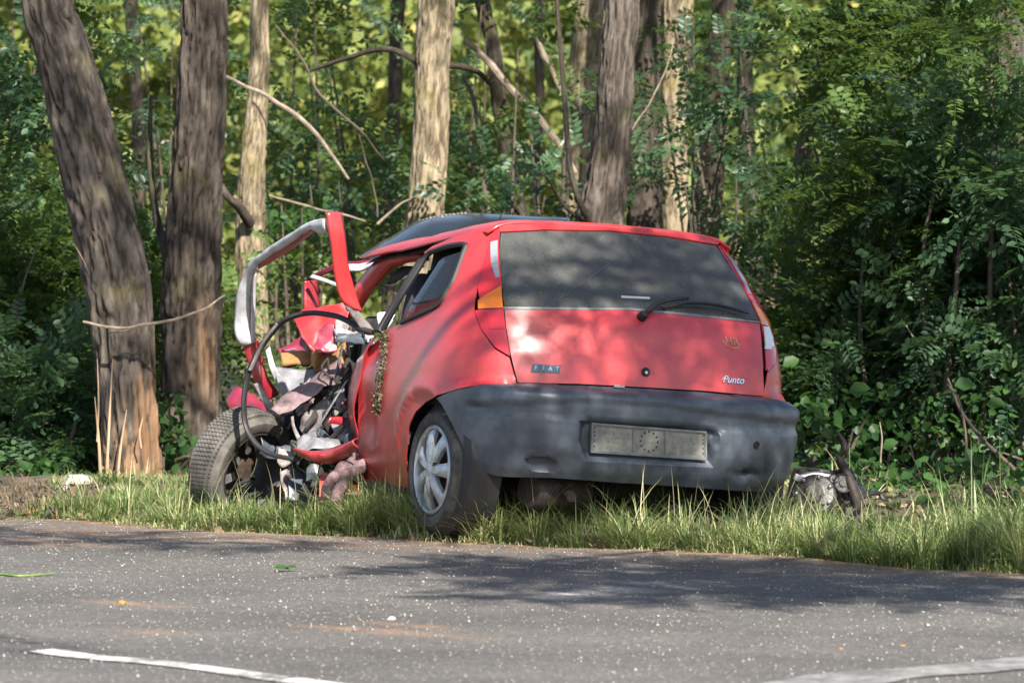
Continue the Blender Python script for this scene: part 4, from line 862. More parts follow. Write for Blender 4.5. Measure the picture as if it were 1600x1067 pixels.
rib('dark_cavity_sheet', [(-0.7289,1.4878,0.6524),(-0.6284,1.441,0.7167),(-0.54,1.2901,0.7833)], [(-0.7862,1.523,0.3324),(-0.6653,1.3601,0.317),(-0.5724,1.0983,0.3619)], M['black'], .03, 12, 26, 16, .01, -.02, 54)
rib('dark_cavity_sheet', [(-0.7696,1.5112,0.4772),(-0.7306,1.3832,0.5129),(-0.6405,1.2324,0.5518)], [(-0.8098,1.43,0.1353),(-0.7155,1.2789,0.1191),(-0.6252,1.1284,0.1454)], M['hole'], .03, 12, 24, 16, .01, -.04, 55)
rib('door_pillar', [(-0.7757,0.5393,0.836),(-0.8038,0.5758,0.7671),(-0.8078,0.6022,0.6776),(-0.7981,0.6252,0.4973),(-0.7672,0.6393,0.3014),(-0.7479,0.6337,0.2027)], [(-0.7306,0.7169,0.817),(-0.767,0.735,0.7533),(-0.7863,0.7464,0.6628),(-0.7724,0.7672,0.4928),(-0.749,0.7628,0.2963),(-0.727,0.756,0.1973)], M['dark_red'], .010, 9, 40, 6, .006, 0, 57)
rib('dashboard', [(-0.5792,1.304,0.9007),(-0.5714,1.1906,0.9153),(-0.5483,1.0704,0.9251),(-0.5118,0.999,0.9402)], [(-0.6208,1.2149,0.8379),(-0.6047,1.0981,0.8419),(-0.5945,0.9838,0.8483),(-0.5761,0.9205,0.8623)], M['grime'], .03, 12, 24, 10, .01, .03, 59)
rib('dashboard', [(-0.6926,1.1917,0.8515),(-0.6784,1.076,0.8468),(-0.6883,0.807,0.8337)], [(-0.704,1.1431,0.8181),(-0.6873,1.0263,0.8109),(-0.7018,0.8139,0.8076)], M['whitep'], .012, 14, 20, 6, .008, .01, 61)
rib('torn_cloth', [(-0.6502,0.8418,0.9329),(-0.6137,0.8144,0.9413),(-0.5878,0.7811,0.9351)], [(-0.6534,0.8118,0.8859),(-0.6295,0.7797,0.8713),(-0.606,0.7683,0.9008)], M['cloth'], .016, 24, 14, 9, .004, .01, 63)
rib('broken_glass_edge', [(-0.5362,1.0612,1.0534),(-0.5043,0.992,1.0594),(-0.4703,0.9207,1.1078)], [(-0.5194,1.0543,1.0347),(-0.4921,0.9874,1.032),(-0.4827,0.9276,1.0619)], M['sglass'], .012, 16, 16, 6, .004, 0, 65)
rib('windscreen_surround', [(-0.5231,0.9989,1.109),(-0.4726,0.9207,1.1415),(-0.4366,0.8494,1.156)], [(-0.5351,1.0058,1.0573),(-0.5146,0.9413,1.0766),(-0.4654,0.8632,1.1259)], M['grime'], .014, 14, 18, 7, .006, .01, 67)
# windscreen thrown up behind the roof
ws = rib('windscreen', [(-0.2817,1.9304,1.1558),(-0.2078,1.9502,1.222),(-0.1228,1.9651,1.2862),(-0.0307,1.9218,1.3604),(0.0548,1.8278,1.3991),(0.1469,1.7316,1.413),(0.2311,1.5851,1.3945),(0.3833,1.4082,1.3793),(0.4484,1.2699,1.3729)], [(-0.3925,1.4328,1.133),(-0.3513,1.3585,1.1712),(-0.2944,1.2774,1.2045),(-0.2122,1.1848,1.2451),(-0.1558,1.104,1.2753),(-0.0793,1.0691,1.3005),(0.0236,1.0227,1.3218),(0.1788,0.9529,1.3409),(0.2826,0.9065,1.348)], M['wind'], .006, 4, 60, 12, .006, .05, 71)
k = MB(); rr = random.Random(2); wv = np.array([tuple(v.co) for v in ws.data.vertices]).reshape(60, 12, 3)
for i in range(19, 31):
    for j in ((3,) if i % 3 else (3, 4)): k.box(wv[i, j] + np.array([-.008, -.014, .004]), (.011, .006, .006), rz=rr.uniform(-1, 1))
tag(k.build('frit_dots', M['greym'], ws, smooth=False), kind='stuff')
k = MB(); k.tube([(-0.2604,1.3152,1.2636),(-0.2756,1.3326,1.274),(-0.2877,1.3385,1.2588),(-0.2878,1.3281,1.2416)], [.004, .007, .007, .003], 6, .5, 5); k.build('sticker_remnant', M['white'], ws)
k = MB(); k.tube([(-0.3184,1.8913,1.1776),(-0.2482,1.9136,1.2169),(-0.1782,1.9358,1.2623),(-0.1124,1.9603,1.2928)], [.012, .014, .012, .006], 6, .6, 4); k.build('windscreen_rubber', M['black'], ws)
# loose wires and strips inside the break
rr = random.Random(11)
WIRE = [(-0.7756,0.9023,0.7814),(-0.7455,0.8598,0.6584),(-0.7631,0.8504,0.5039),(-0.7424,0.7905,0.3678),(-0.7581,0.9544,0.6124),(-0.7362,1.1604,0.7195),(-0.7996,1.3019,0.5979),(-0.9328,1.0403,0.3474),(-0.8979,0.9188,0.2287),(-0.864,0.8497,0.2058),(-0.9193,0.9824,0.2525),(-0.7654,0.8446,0.7277),(-0.7586,0.7581,0.5914),(-0.7654,0.765,0.4654),(-0.9285,1.1506,0.2579)]
for i in range(13):
    a = np.array(WIRE[rr.randrange(len(WIRE))]); b = np.array(WIRE[rr.randrange(len(WIRE))]); mid = (a + b) / 2 + np.array([rr.uniform(-.06, .06), rr.uniform(-.06, .06), rr.uniform(-.16, .02)])
    k = MB(); k.tube([a, mid, b], rr.choice((.005, .007, .010)), 6, 1, 8); k.build('torn_wire', rr.choice((M['black'], M['grime'], M['steel'], M['black'])), car)
for i, (a, b, mt) in enumerate((([(-0.8911,0.8066,0.2151),(-0.867,0.7953,0.2363),(-0.8361,0.7817,0.23)], [(-0.8967,0.7569,0.134),(-0.8707,0.7456,0.1247),(-0.8466,0.7342,0.143)], 'red'), ([(-0.9043,0.9211,0.2478),(-0.88,0.9097,0.2663),(-0.8535,0.8983,0.2513)], [(-0.9135,0.8724,0.1828),(-0.8897,0.8622,0.1705),(-0.8736,0.8542,0.1967)], 'steel'), ([(-0.9307,1.0438,0.2012),(-0.896,1.0277,0.2204),(-0.8537,1.0095,0.2008)], [(-0.9647,0.953,0.0812),(-0.9182,0.9326,0.0731),(-0.8681,0.9098,0.0878)], 'bumper'), ([(-0.8285,0.6698,0.1973),(-0.799,0.6563,0.2104),(-0.763,0.6405,0.2017)], [(-0.8439,0.6235,0.1437),(-0.8087,0.6078,0.146),(-0.7731,0.592,0.1429)], 'dark_red'))):
    rib('torn_fragment', a, b, M[mt], .022, 15, 16, 10, .006, .01, 81 + i)

rr = random.Random(23); FR = [(-0.8368,1.2089,0.5993),(-0.7765,1.1279,0.577),(-0.7221,1.047,0.6392),(-0.7273,0.9372,0.7269),(-0.7287,0.8552,0.5614),(-0.7743,0.9659,0.4707),(-0.8302,1.0466,0.4364),(-0.7655,0.8319,0.4263),(-0.7247,0.8795,0.7849),(-0.8409,0.8903,0.3306),(-0.9075,0.9767,0.2673),(-0.9251,1.0925,0.3172),(-0.9021,0.8667,0.2032),(-0.8309,0.7806,0.1913),(-0.919,1.197,0.3918),(-0.846,1.1068,0.4895),(-0.7531,0.8412,0.6586),(-0.9229,1.2552,0.3381),(-0.9255,0.9881,0.1538),(-0.8161,0.7172,0.2565),(-0.7539,0.7408,0.3695),(-0.7426,1.1106,0.6501)]
for i, c in enumerate(FR):
    c = np.array(c); d1 = np.array([rr.uniform(-1, 1), rr.uniform(-.5, .5), rr.uniform(-1, 1)]); d1 = d1 / np.linalg.norm(d1) * rr.uniform(.04, .10); d2 = np.cross(d1, [.4, -.9, .1]); d2 = d2 / np.linalg.norm(d2) * rr.uniform(.012, .04)
    rib('torn_fragment', [c - d1, c + d2 * .4, c + d1], [c - d1 * .8 + d2 * 2, c + d2 * 2.3, c + d1 * .9 + d2 * 1.5], M[rr.choice(('greym', 'grime', 'grime', 'bumper', 'steel', 'dark_red', 'pinkm', 'grime', 'black'))], .016, 22, 12, 7, .004, .006, 200 + i)
# collapsed front wheel
def front_wheel():
    c = np.array([(-0.9976,1.4565,0.2141)][0]); ax = np.array([.72, -.64, -.27]); ax = ax / np.linalg.norm(ax); axl = ax @ CM[:3, :3]
    w = empty('front_wheel', c, Vector(axl).to_track_quat('Z', 'Y').to_euler()); w.parent = car
    R_, rr, W = .264, .178, .165
    k = MB(); k.lathe([(rr, .075), (rr + .012, .085), (rr + .05, .088), (R_ - .016, .070), (R_, .052), (R_, -.052), (R_ - .016, -.070), (rr + .05, -.088), (rr, -.075), (rr + .035, -.06), (rr + .07, 0), (rr + .035, .06)], (0, 0, 0), (0, 0, 1), 72, closed=True)
    t = k.build('tyre', M['dusty_tyre'], w)
    k = MB(); nb = 84
    for row in range(7):
        for i in range(nb):
            a = 2 * math.pi * (i + (.5 if row % 2 else 0)) / nb + row * .02; z = -.058 + .0193 * row; r = R_ + (-.002 if abs(row - 3) < 3 else -.008)
            k.box((r * math.cos(a), r * math.sin(a), z), (.014, 2 * math.pi * R_ / nb * .70, .0155), rz=a)
    tag(k.build('tread', M['dusty_tyre'], t, smooth=False), kind='stuff')
    k = MB(); k.lathe([(rr + .006, .078), (rr - .004, .082), (rr - .014, .070), (rr - .022, .04), (rr - .03, -.05), (rr, -.075)], (0, 0, 0), (0, 0, 1), 48); k.build('rim', M['black'], w)
    k = MB(); k.lathe([(.115, -.03), (.12, -.02), (.05, .0), (.05, .04), (0, .045)], (0, 0, -.01), (0, 0, 1), 28); k.build('brake_disc', M['brake'], w)
    k = MB(); pts = [(.052 * math.cos(t), .052 * math.sin(t), -.06 + .011 * t) for t in np.linspace(0, 18, 70)]; k.tube([np.array(p) @ np.array(Matrix.Rotation(.9, 3, 'X')).T + np.array([.02, -.05, 0]) for p in pts], .009, 7, 1, 1); k.build('coil_spring', M['black'], w)
    for i in range(3):
        a = 1.9 + i * .8; k = MB(); k.box(((rr - .05) * math.cos(a), (rr - .05) * math.sin(a), .045), (.09, .035, .012), rz=a, rx=.4); k.build('rim_fragment', M['steel'], w, smooth=False)
front_wheel()
k = MB(); k.lathe([(0, -.13), (.11, -.12), (.14, -.05), (.14, .06), (.10, .12), (0, .13)], [(-0.6037,1.9348,0.3224)][0], (.5, .6, .3), 20); k.build('front_hub', M['black'], car)

# strip of moss and bark caught on the panel
mc = tag(mesh_np('moss_strip', np.zeros((3, 3)), np.array([[0, 1, 2]]), M['leaf']), 'ragged strip of moss and bark stuck to the red side panel', 'moss')
def moss():
    rng = np.random.default_rng(3); ctl = np.array([(-1.6541,0.8453),(-1.6338,0.7822),(-1.6351,0.7133),(-1.6389,0.6527),(-1.6511,0.5893),(-1.6619,0.5369),(-1.6743,0.509)]); t = rng.uniform(0, 1, 520) ** 1.0; w = np.interp(t, [0, .3, .6, .85, 1], [.007, .011, .016, .011, .003])
    u = np.interp(t, np.linspace(0, 1, 7), ctl[:, 0]) + rng.normal(0, 1, 520) * w; z = np.interp(t, np.linspace(0, 1, 7), ctl[:, 1]) + rng.normal(0, .008, 520)
    p = to_world(Sx(u, z, rng.uniform(.0, .022, 520) + side_off(u, z))); V, Q, ix = place([SIMPLE], p, rng.normal(0, 1, (520, 3)) + np.array([0, 0, -.5]), rng.normal(0, 1, (520, 3)) + np.array([-.3, -1, .2]), rng.uniform(.007, .02, 520), rng)
    o = mesh_np('tmp', V, Q, M['mossy'], tone=rng.uniform(0, 1, 520)[ix]); mc.data = o.data; o.data.name = 'moss_strip'; bpy.data.objects.remove(o)
M['mossy'] = leaf_mat('moss_bits', (.035, .032, .02), (.15, .135, .08), (.1, .1, .03), .1, .1)
moss()

# ------------------------------------------------------------------ trees
def tree(label, pts, widths, mat, seed, crown=None, limbs=(), top=7.0, flare=.25, bare=None, leaf='leaf', amp=.11, sides=56, step=.04, name='locust_tree', freq=6.4, extra=None):
    P = [np.array(p) for p in pts]; d = P[0][1]; r = [w * .5 * d / 8140 for w in widths]
    if crown:                                       # the trunk goes on above the picture
        up = P[0] - P[1]; up = up / up[2]; up[:2] *= .5
        hh = np.linspace(P[0][2], top, 4)[1:]; r0 = r[0]
        P = [P[0] + up * (h - P[0][2]) + np.array([.12 * math.sin(h * 1.3 + seed), 0, 0]) for h in hh[::-1]] + P; r = [r0 * f for f in (.45, .65, .85)] + r
    P = P[::-1]; r = r[::-1]
    base = P[0].copy(); t = empty(name, base); tag(t, label, 'tree', 'trees of the roadside wood')
    bark_tube('trunk', t, [p - base for p in P], r, mat, seed, sides, step, amp, flare, bare, freq)
    for lp, lr in limbs:
        lp = [np.array(p) - base for p in lp]; bark_tube('limb', t, lp, [x * .38 * (lp[0] + base)[1] / 8140 for x in lr], 'barkd', seed + 31, 16, .05, .08)
    if crown:
        c0 = P[-1] - base
        for i in range(6):
            a = seed + i * 1.05; e = c0 + np.array([math.cos(a) * 1.3, math.sin(a) * 1.3, -.2 + .5 * (i % 3)]); m = (c0 + e) / 2 - np.array([0, 0, .35]); s = c0 - np.array([0, 0, 1.4 - .3 * (i % 3)])
            k = MB(); k.tube([s, m, e], [r[-1] * .8, r[-1] * .5, r[-1] * .2], 7, 1, 4); k.build('limb', M['barkd'], t)
        rng = np.random.default_rng(seed + 50)
        cl = [(c0 + np.array([rng.normal(0, 1.25), rng.normal(0, 1.2) + .5, rng.uniform(-1.0, 1.3)]), (.75, .75, .45), int(crown * .52)) for _ in range(11)]
        foliage('crown', t, cl, seed + 60, leaf, False, .24, 6, .45)
    if extra: extra(t, base)
    return t

def bare_a(V, H, TH, n):
    # bark torn from the impact side of the base, ragged upper edge
    fr = V[..., 1] - V[..., 1].mean(1, keepdims=True); lf = V[..., 0] - V[..., 0].mean(1, keepdims=True)
    return np.clip((.50 - H + .16 * n - .25 * np.clip(-lf * 6, -1, .4)) * 9, 0, 1) * np.clip(-fr * 20 + .4, 0, 1) * np.clip(.30 + n * 1.6, 0, 1)
def sun_patch_b(V, H, TH, n):  # sun patches on the lower right side, painted as pale wood
    lf = V[..., 0] - V[..., 0].mean(1, keepdims=True); fr = V[..., 1] - V[..., 1].mean(1, keepdims=True)
    return .75 * np.exp(-((H - .75) / .22) ** 2) * np.clip((lf + .02) * 11, 0, 1) * np.clip(-fr * 14, 0, 1) * np.clip(.5 + n * 1.8, 0, 1)
def bare_l(V, H, TH, n):
    zz = V[..., 2]; return np.exp(-((zz - 1.82) / .12) ** 2) * np.clip(.4 + n * 2, 0, 1)
def splinters(t, base):
    rng = random.Random(6)
    for (u0, p0), (u1, p1), w in SPL:
        a, b = np.array(p0) - base, np.array(p1) - base; m = (a + b) / 2 + np.array([rng.uniform(-.012, .012), -.012, 0]); k = MB()
        k.tube([a, m, b], [w, w * .9, w * .25], 5, .45, 4); k.build('torn_splinter', M['palewood'], t, smooth=False)
SPLP = [(-1.976,25.02,0.0141),(-1.9923,25,0.2554),(-2.004,25,0.4708),(-1.9953,25.05,0.6536),(-1.9483,24.98,0.0103),(-1.935,24.98,0.4101),(-1.916,24.98,0.656),(-1.8983,24.97,0.0048),(-1.8724,24.96,0.2574),(-1.8483,24.97,0.4106),(-1.7788,24.98,0.2257),(-1.7692,24.98,0.3794),(-1.9683,25,0.0091),(-1.9495,25,0.1323),(-1.8,24.97,0.0109),(-1.8143,24.96,0.1652),(-2.0353,25.1,1.0531),(-2.0759,25.15,1.2684),(-2.1028,25.1,1.1918),(-2.0848,25.1,0.9914),(-1.7591,25,0.0091),(-1.7465,25,0.1785)]
SPL = [((0, SPLP[0]), (0, SPLP[2]), .008), ((0, SPLP[1]), (0, SPLP[3]), .005), ((0, SPLP[4]), (0, SPLP[6]), .007), ((0, SPLP[7]), (0, SPLP[9]), .007), ((0, SPLP[10]), (0, SPLP[11]), .005), ((0, SPLP[12]), (0, SPLP[13]), .008), ((0, SPLP[14]), (0, SPLP[15]), .006), ((0, SPLP[18]), (0, SPLP[16]), .005), ((0, SPLP[20]), (0, SPLP[21]), .005)]

tree('thick leaning trunk with splintered bark torn at its base, left of the wreck', [(-2.2562,25.2,2.4731),(-2.189,25.2,2.1953),(-2.1093,25.2,1.9173),(-2.0358,25.2,1.6082),(-1.9623,25.2,1.2989),(-1.9042,25.2,0.9893),(-1.8709,25.2,0.6486),(-1.8499,25.2,0.3385),(-1.8414,25.2,0.0127),(-1.8416,25.2,-0.0959)], (84, 88, 92, 96, 100, 104, 98, 92, 90, 92), 'barkg', 1, 26, bare=bare_a, extra=splinters, sides=88, step=.025, amp=.14, flare=.15)
tree('thick upright dark trunk standing just behind the front wheel', [(-1.537,26,2.504),(-1.5442,26,2.0899),(-1.5543,26,1.7712),(-1.5772,26,1.4521),(-1.597,26,1.1329),(-1.604,26,0.8134),(-1.611,26,0.4936),(-1.6116,26,0.1736),(-1.6057,26,-0.0825)], (74, 78, 80, 82, 86, 92, 94, 96, 100), 'barkm', 5, 26, limbs=[([(-1.6038,26,0.9092),(-1.7059,26.1,1.0673),(-1.7991,26.3,1.3547),(-1.8415,26.5,1.6463),(-1.8482,26.7,1.9422)], (26, 22, 16, 12, 8))], bare=sun_patch_b, sides=88, step=.025, amp=.17, flare=.2)
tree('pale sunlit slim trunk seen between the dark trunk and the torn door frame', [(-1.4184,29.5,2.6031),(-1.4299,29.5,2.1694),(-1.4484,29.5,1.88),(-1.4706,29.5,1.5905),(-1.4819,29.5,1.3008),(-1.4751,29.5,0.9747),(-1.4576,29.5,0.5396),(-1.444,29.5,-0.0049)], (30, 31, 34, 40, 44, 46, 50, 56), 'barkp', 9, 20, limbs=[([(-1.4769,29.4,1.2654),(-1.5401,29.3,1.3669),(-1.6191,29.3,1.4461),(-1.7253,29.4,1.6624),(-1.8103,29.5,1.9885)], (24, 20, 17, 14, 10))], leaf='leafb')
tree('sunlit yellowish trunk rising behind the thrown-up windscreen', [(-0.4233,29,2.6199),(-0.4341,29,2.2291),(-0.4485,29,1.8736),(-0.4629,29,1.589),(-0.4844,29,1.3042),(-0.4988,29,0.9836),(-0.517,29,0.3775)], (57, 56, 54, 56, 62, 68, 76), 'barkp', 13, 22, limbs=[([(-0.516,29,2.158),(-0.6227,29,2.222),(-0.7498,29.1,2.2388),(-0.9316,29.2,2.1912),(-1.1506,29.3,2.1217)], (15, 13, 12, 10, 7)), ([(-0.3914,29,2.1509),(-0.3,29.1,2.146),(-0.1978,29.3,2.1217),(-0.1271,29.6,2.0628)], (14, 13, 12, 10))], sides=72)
tree('dark crooked slim trunk leaning right of the yellowish trunk', [(-0.1901,31,2.6591),(-0.1293,31,2.3933),(-0.0951,31,2.1654),(-0.0571,31,1.8613),(-0.0114,31,1.5951),(0.0305,31,1.3288),(0.0571,31,0.9099),(0.0686,31,0.3001)], (24, 24, 25, 27, 28, 29, 32, 34), 'barkd', 17, 14, sides=28)
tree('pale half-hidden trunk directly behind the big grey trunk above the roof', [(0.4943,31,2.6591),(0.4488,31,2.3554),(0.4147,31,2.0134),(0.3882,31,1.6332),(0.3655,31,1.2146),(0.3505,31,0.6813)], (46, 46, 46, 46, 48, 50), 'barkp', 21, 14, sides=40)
tree('big grey furrowed trunk rising behind the middle of the car roof', [(0.5801,27.5,2.5619),(0.5601,27.5,2.1914),(0.5401,27.5,1.888),(0.5132,27.5,1.6181),(0.4796,27.5,1.3819),(0.4527,27.5,1.1455),(0.4259,27.5,0.5709)], (55, 56, 59, 64, 72, 82, 96), 'barkg', 25, 22, limbs=[([(0.4308,27.4,1.2477),(0.3621,27.3,1.3827),(0.3084,27.3,1.5503),(0.2815,27.3,1.8517),(0.2546,27.3,2.1864),(0.2277,27.3,2.5208)], (16, 13, 12, 11, 10, 9)), ([(0.387,27.4,1.2814),(0.2682,27.3,1.3827),(0.187,27.2,1.5167),(0.1269,27.2,1.5567)], (9, 7, 5, 3))], sides=80, step=.03, amp=.15, flare=.1)
tree('nearly black trunk immediately right of the big grey trunk', [(0.7801,30,2.6218),(0.7656,30,2.2542),(0.7512,30,1.8865),(0.7588,30,1.5184),(0.7591,30,1.1501),(0.7596,30,0.4864)], (34, 38, 46, 52, 54, 58), 'barkd', 29, 16, sides=40)
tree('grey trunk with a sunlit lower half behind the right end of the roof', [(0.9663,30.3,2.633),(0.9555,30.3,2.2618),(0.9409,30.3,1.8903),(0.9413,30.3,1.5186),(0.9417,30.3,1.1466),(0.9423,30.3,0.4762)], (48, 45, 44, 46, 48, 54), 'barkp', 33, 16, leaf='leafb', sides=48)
tree('dark trunk with a pale foot above the right corner of the rear window', [(1.275,31.5,2.6778),(1.2445,31.5,2.292),(1.2218,31.5,1.9058),(1.1991,31.5,1.5193),(1.1762,31.5,1.1713),(1.1616,31.5,0.4357)], (38, 40, 42, 42, 40, 44), 'barkd', 37, 14, sides=36)
tree('thin curving trunk standing clear to the right of the car', [(1.7926,28,2.5813),(1.7177,28,2.2726),(1.6425,28,2.0324),(1.5879,28,1.792),(1.5403,28,1.5172),(1.5029,28,1.2422),(1.4793,28,0.9326),(1.4523,28,0.6228),(1.4324,28,0.1405)], (26, 26, 25, 25, 24, 23, 25, 27, 30), 'barkg', 41, 16, limbs=[([(1.4861,28,1.0014),(1.4275,28,1.1046),(1.3464,28.1,1.0411),(1.282,28.2,0.9632)], (12, 10, 8, 6)), ([(1.7177,28,2.2726),(1.8209,28,2.1696),(2.0001,28.1,2.0343),(2.1806,28.2,1.8979)], (10, 8, 7, 5))], sides=28)
tree('broken trunk with bare torn wood at the right edge of the wood', [(2.4299,26,2.504),(2.4753,26,2.2493),(2.5015,26,2.0262),(2.4766,26,1.803),(2.4265,26,1.4521),(2.3955,26,1.1329),(2.3708,26,0.8134),(2.3525,26,0.4936),(2.3346,26,0.0456)], (40, 44, 52, 46, 42, 44, 46, 48, 54), 'barkg', 45, 16, bare=bare_l, sides=56)
for lab, u0, u1, w, d, top, sd_ in (('dark slim background trunk just left of the yellowish trunk', 618, 610, 22, 35, 9, 71), ('dark slim background trunk between the black trunk and the half-lit trunk', 1030, 1028, 16, 34, 9.5, 72), ('dark slim trunk deep in the wood left of the thin curving trunk', 1168, 1178, 26, 33, 9, 73),
                                     ('slender dark trunk deep behind the right shrubs', 1400, 1384, 30, 32, 9, 74), ('slim dark trunk far back between the two thick left trunks', 205, 222, 20, 35, 9, 75), ('thin dark trunk far back under the slanting pale branch', 838, 832, 15, 36, 9.5, 76)):
    tree(lab, [np.array([(u0 + (u1 - u0) * t - 800) / 8140 * d + .03 * math.sin(t * 5 + sd_), d, 1.5 + (300 - 690 * t) / 8140 * d]) for t in (0, .25, .5, .75, 1)], (w, w, w * 1.05, w * 1.1, w * 1.25), 'barkd', sd_, 18, sides=24, top=top - 1)
# unseen roadside tree, added with crown clumps placed to throw the dappled shade
def roadside():
    t = empty('unseen_shade_tree', (5.6, 18.2, 0)); tag(t, 'unseen tall tree right of the view, added to shade the road and car', 'tree')
    bark_tube('trunk', t, [(0, 0, -.1), (.05, 0, 2), (-.1, -.1, 4.2), (-.5, -.5, 6.6), (-.8, -.8, 8.6)], [.24, .2, .18, .13, .07], 'barkg', 61, 40, .08)
    c = []
    rng = np.random.default_rng(14)
    def sp(x, y, z, r, n): c.append((np.array([x - 5.6, y - 18.2, z]), (r, r, r * .6), n))
    for x, y, z, r, n in SHADE_CANOPY: sp(x, y, z, r * (.85 if z > 7 else 1), int(n * ((.13 if x > 3.6 else .5 if x > 2 else .52) if z > 7 else 1.1)))
    for x, y, z, r, n in SHADE_CANOPY[::3]:
        e = np.array([x - 5.6, y - 18.2, z]); s = np.array([-.3, -.35, 5.2]); m = (s + e) / 2 + np.array([0, 0, .3])
        k = MB(); k.tube([s, m, e], [.06, .04, .015], 7, 1, 5); k.build('limb', M['barkg'], t)
    foliage('crown', t, [q for q in c if q[0][2] > 7], 15, 'leaf', False, .24, 6, .42)
    foliage('low_spray', t, [q for q in c if q[0][2] < 7], 16, 'leaf', False, .19, 5, .22)
SHADE_CANOPY = [(3.72, 17.45, 5.5, .28, 44), (3.25, 16.95, 5.5, .12, 9), (4.0, 16.5, 5.5, .28, 30), (3.35, 16.25, 5.5, .22, 20), (2.85, 16.55, 5.5, .2, 20), (3.75, 16.95, 5.5, .12, 8), (2.95, 17.4, 5.5, .14, 9), (4.3, 17.2, 5.5, .2, 12), (3.3, 17.55, 5.5, .12, 7),
          (3.2, 14.9, 5.5, .25, 30), (3.8, 14.8, 5.5, .3, 44), (4.4, 14.6, 5.6, .3, 44), (4.9, 14.4, 5.5, .3, 36), (3.4, 14.1, 5.5, .28, 32), (4.0, 13.9, 5.5, .33, 54), (4.6, 13.7, 5.6, .33, 50), (5.1, 13.6, 5.5, .28, 32), (3.9, 13.3, 5.5, .25, 28), (3.3, 13.35, 5.5, .2, 16), (4.6, 13.1, 5.5, .2, 14), (2.9, 14.6, 5.5, .2, 14),
          (1.0, 16.4, 5.5, .3, 18), (1.6, 16.3, 5.5, .25, 14), (2.1, 15.9, 5.5, .25, 16),
          (5.7, 17.6, 8.0, .8, 70), (6.6, 17.9, 8.2, .8, 70), (7.3, 18.4, 8.0, .8, 70), (6.2, 18.9, 8.1, .8, 60), (7.4, 17.2, 7.8, .7, 60), (7.9, 19.2, 8.1, .7, 50), (5.4, 18.7, 8.3, .7, 46), (5.2, 20.4, 8.0, .7, 60), (4.8, 19.8, 8.3, .5, 40), (6.6, 16.6, 8.2, .55, 22), (5.2, 16.6, 8.0, .5, 18), (7.0, 19.9, 8.4, .7, 40), (6.0, 20.6, 8.2, .7, 44), (8.2, 17.9, 8.0, .7, 50),
          (1.4, 19.3, 8.0, .7, 50), (2.2, 18.4, 8.1, .7, 56), (2.9, 18.9, 8.0, .6, 50), (2.4, 17.6, 8.1, .55, 40), (1.2, 18.5, 8.2, .6, 34), (3.2, 19.6, 8.0, .55, 36), (2.0, 20.2, 8.3, .7, 36), (.7, 20.4, 8.2, .7, 36), (.3, 19.2, 8.1, .6, 30)]
SHADE_CANOPY = [(round(x - .261 * (z - .7), 2), round(y - .03 * (z - .7) - (.22 if z < 7 and y < 15.2 else 0), 2), z, r * (1.12 if z < 7 else 1), int(n * (1.5 if z < 7 else 1))) for x, y, z, r, n in SHADE_CANOPY]
SHADE_CANOPY = [c for c in SHADE_CANOPY if c[2] < 7 or math.hypot(c[0] - 4.5, c[1] - 18.5) > .8]
roadside()

# ------------------------------------------------------------------ shrubs and low sprays
def shrub(u_v_d, r, n, label, seed, mat='leaf', hi=True, size=.2, kind='compound', name='locust_shrub', group=None, stems=4, tl=.42):
    c = np.array(u_v_d); base = np.array([c[0], c[1] + .05, 0.]); s = empty(name, base); tag(s, label, 'weed' if name.startswith('broad') else 'shrub', group or ('broad-leaved weeds of the undergrowth' if name.startswith('broad') else 'shrubs under the trees'))
    rng = np.random.default_rng(seed); m = c - base
    cl = [(m, r, int(n * .5))] + [(m + unit(rng.normal(size=3)) * np.array(r) * .7, tuple(x * rng.uniform(.35, .6) for x in r), int(n * .125)) for _ in range(4)]
    foliage('foliage', s, cl, seed, mat, hi, size, 6, tl, kind)
    for i in range(stems):
        e = m + unit(rng.normal(size=3)) * np.array(r) * .8; k = MB(); b0 = np.array([rng.normal(0, .12), rng.normal(0, .1), 0]); k.tube([b0, (b0 + e) / 2 + rng.normal(0, .08, 3), e], [.017, .012, .004], 6, 1, 5); k.build('stem', M['darktwig'], s)
    return s
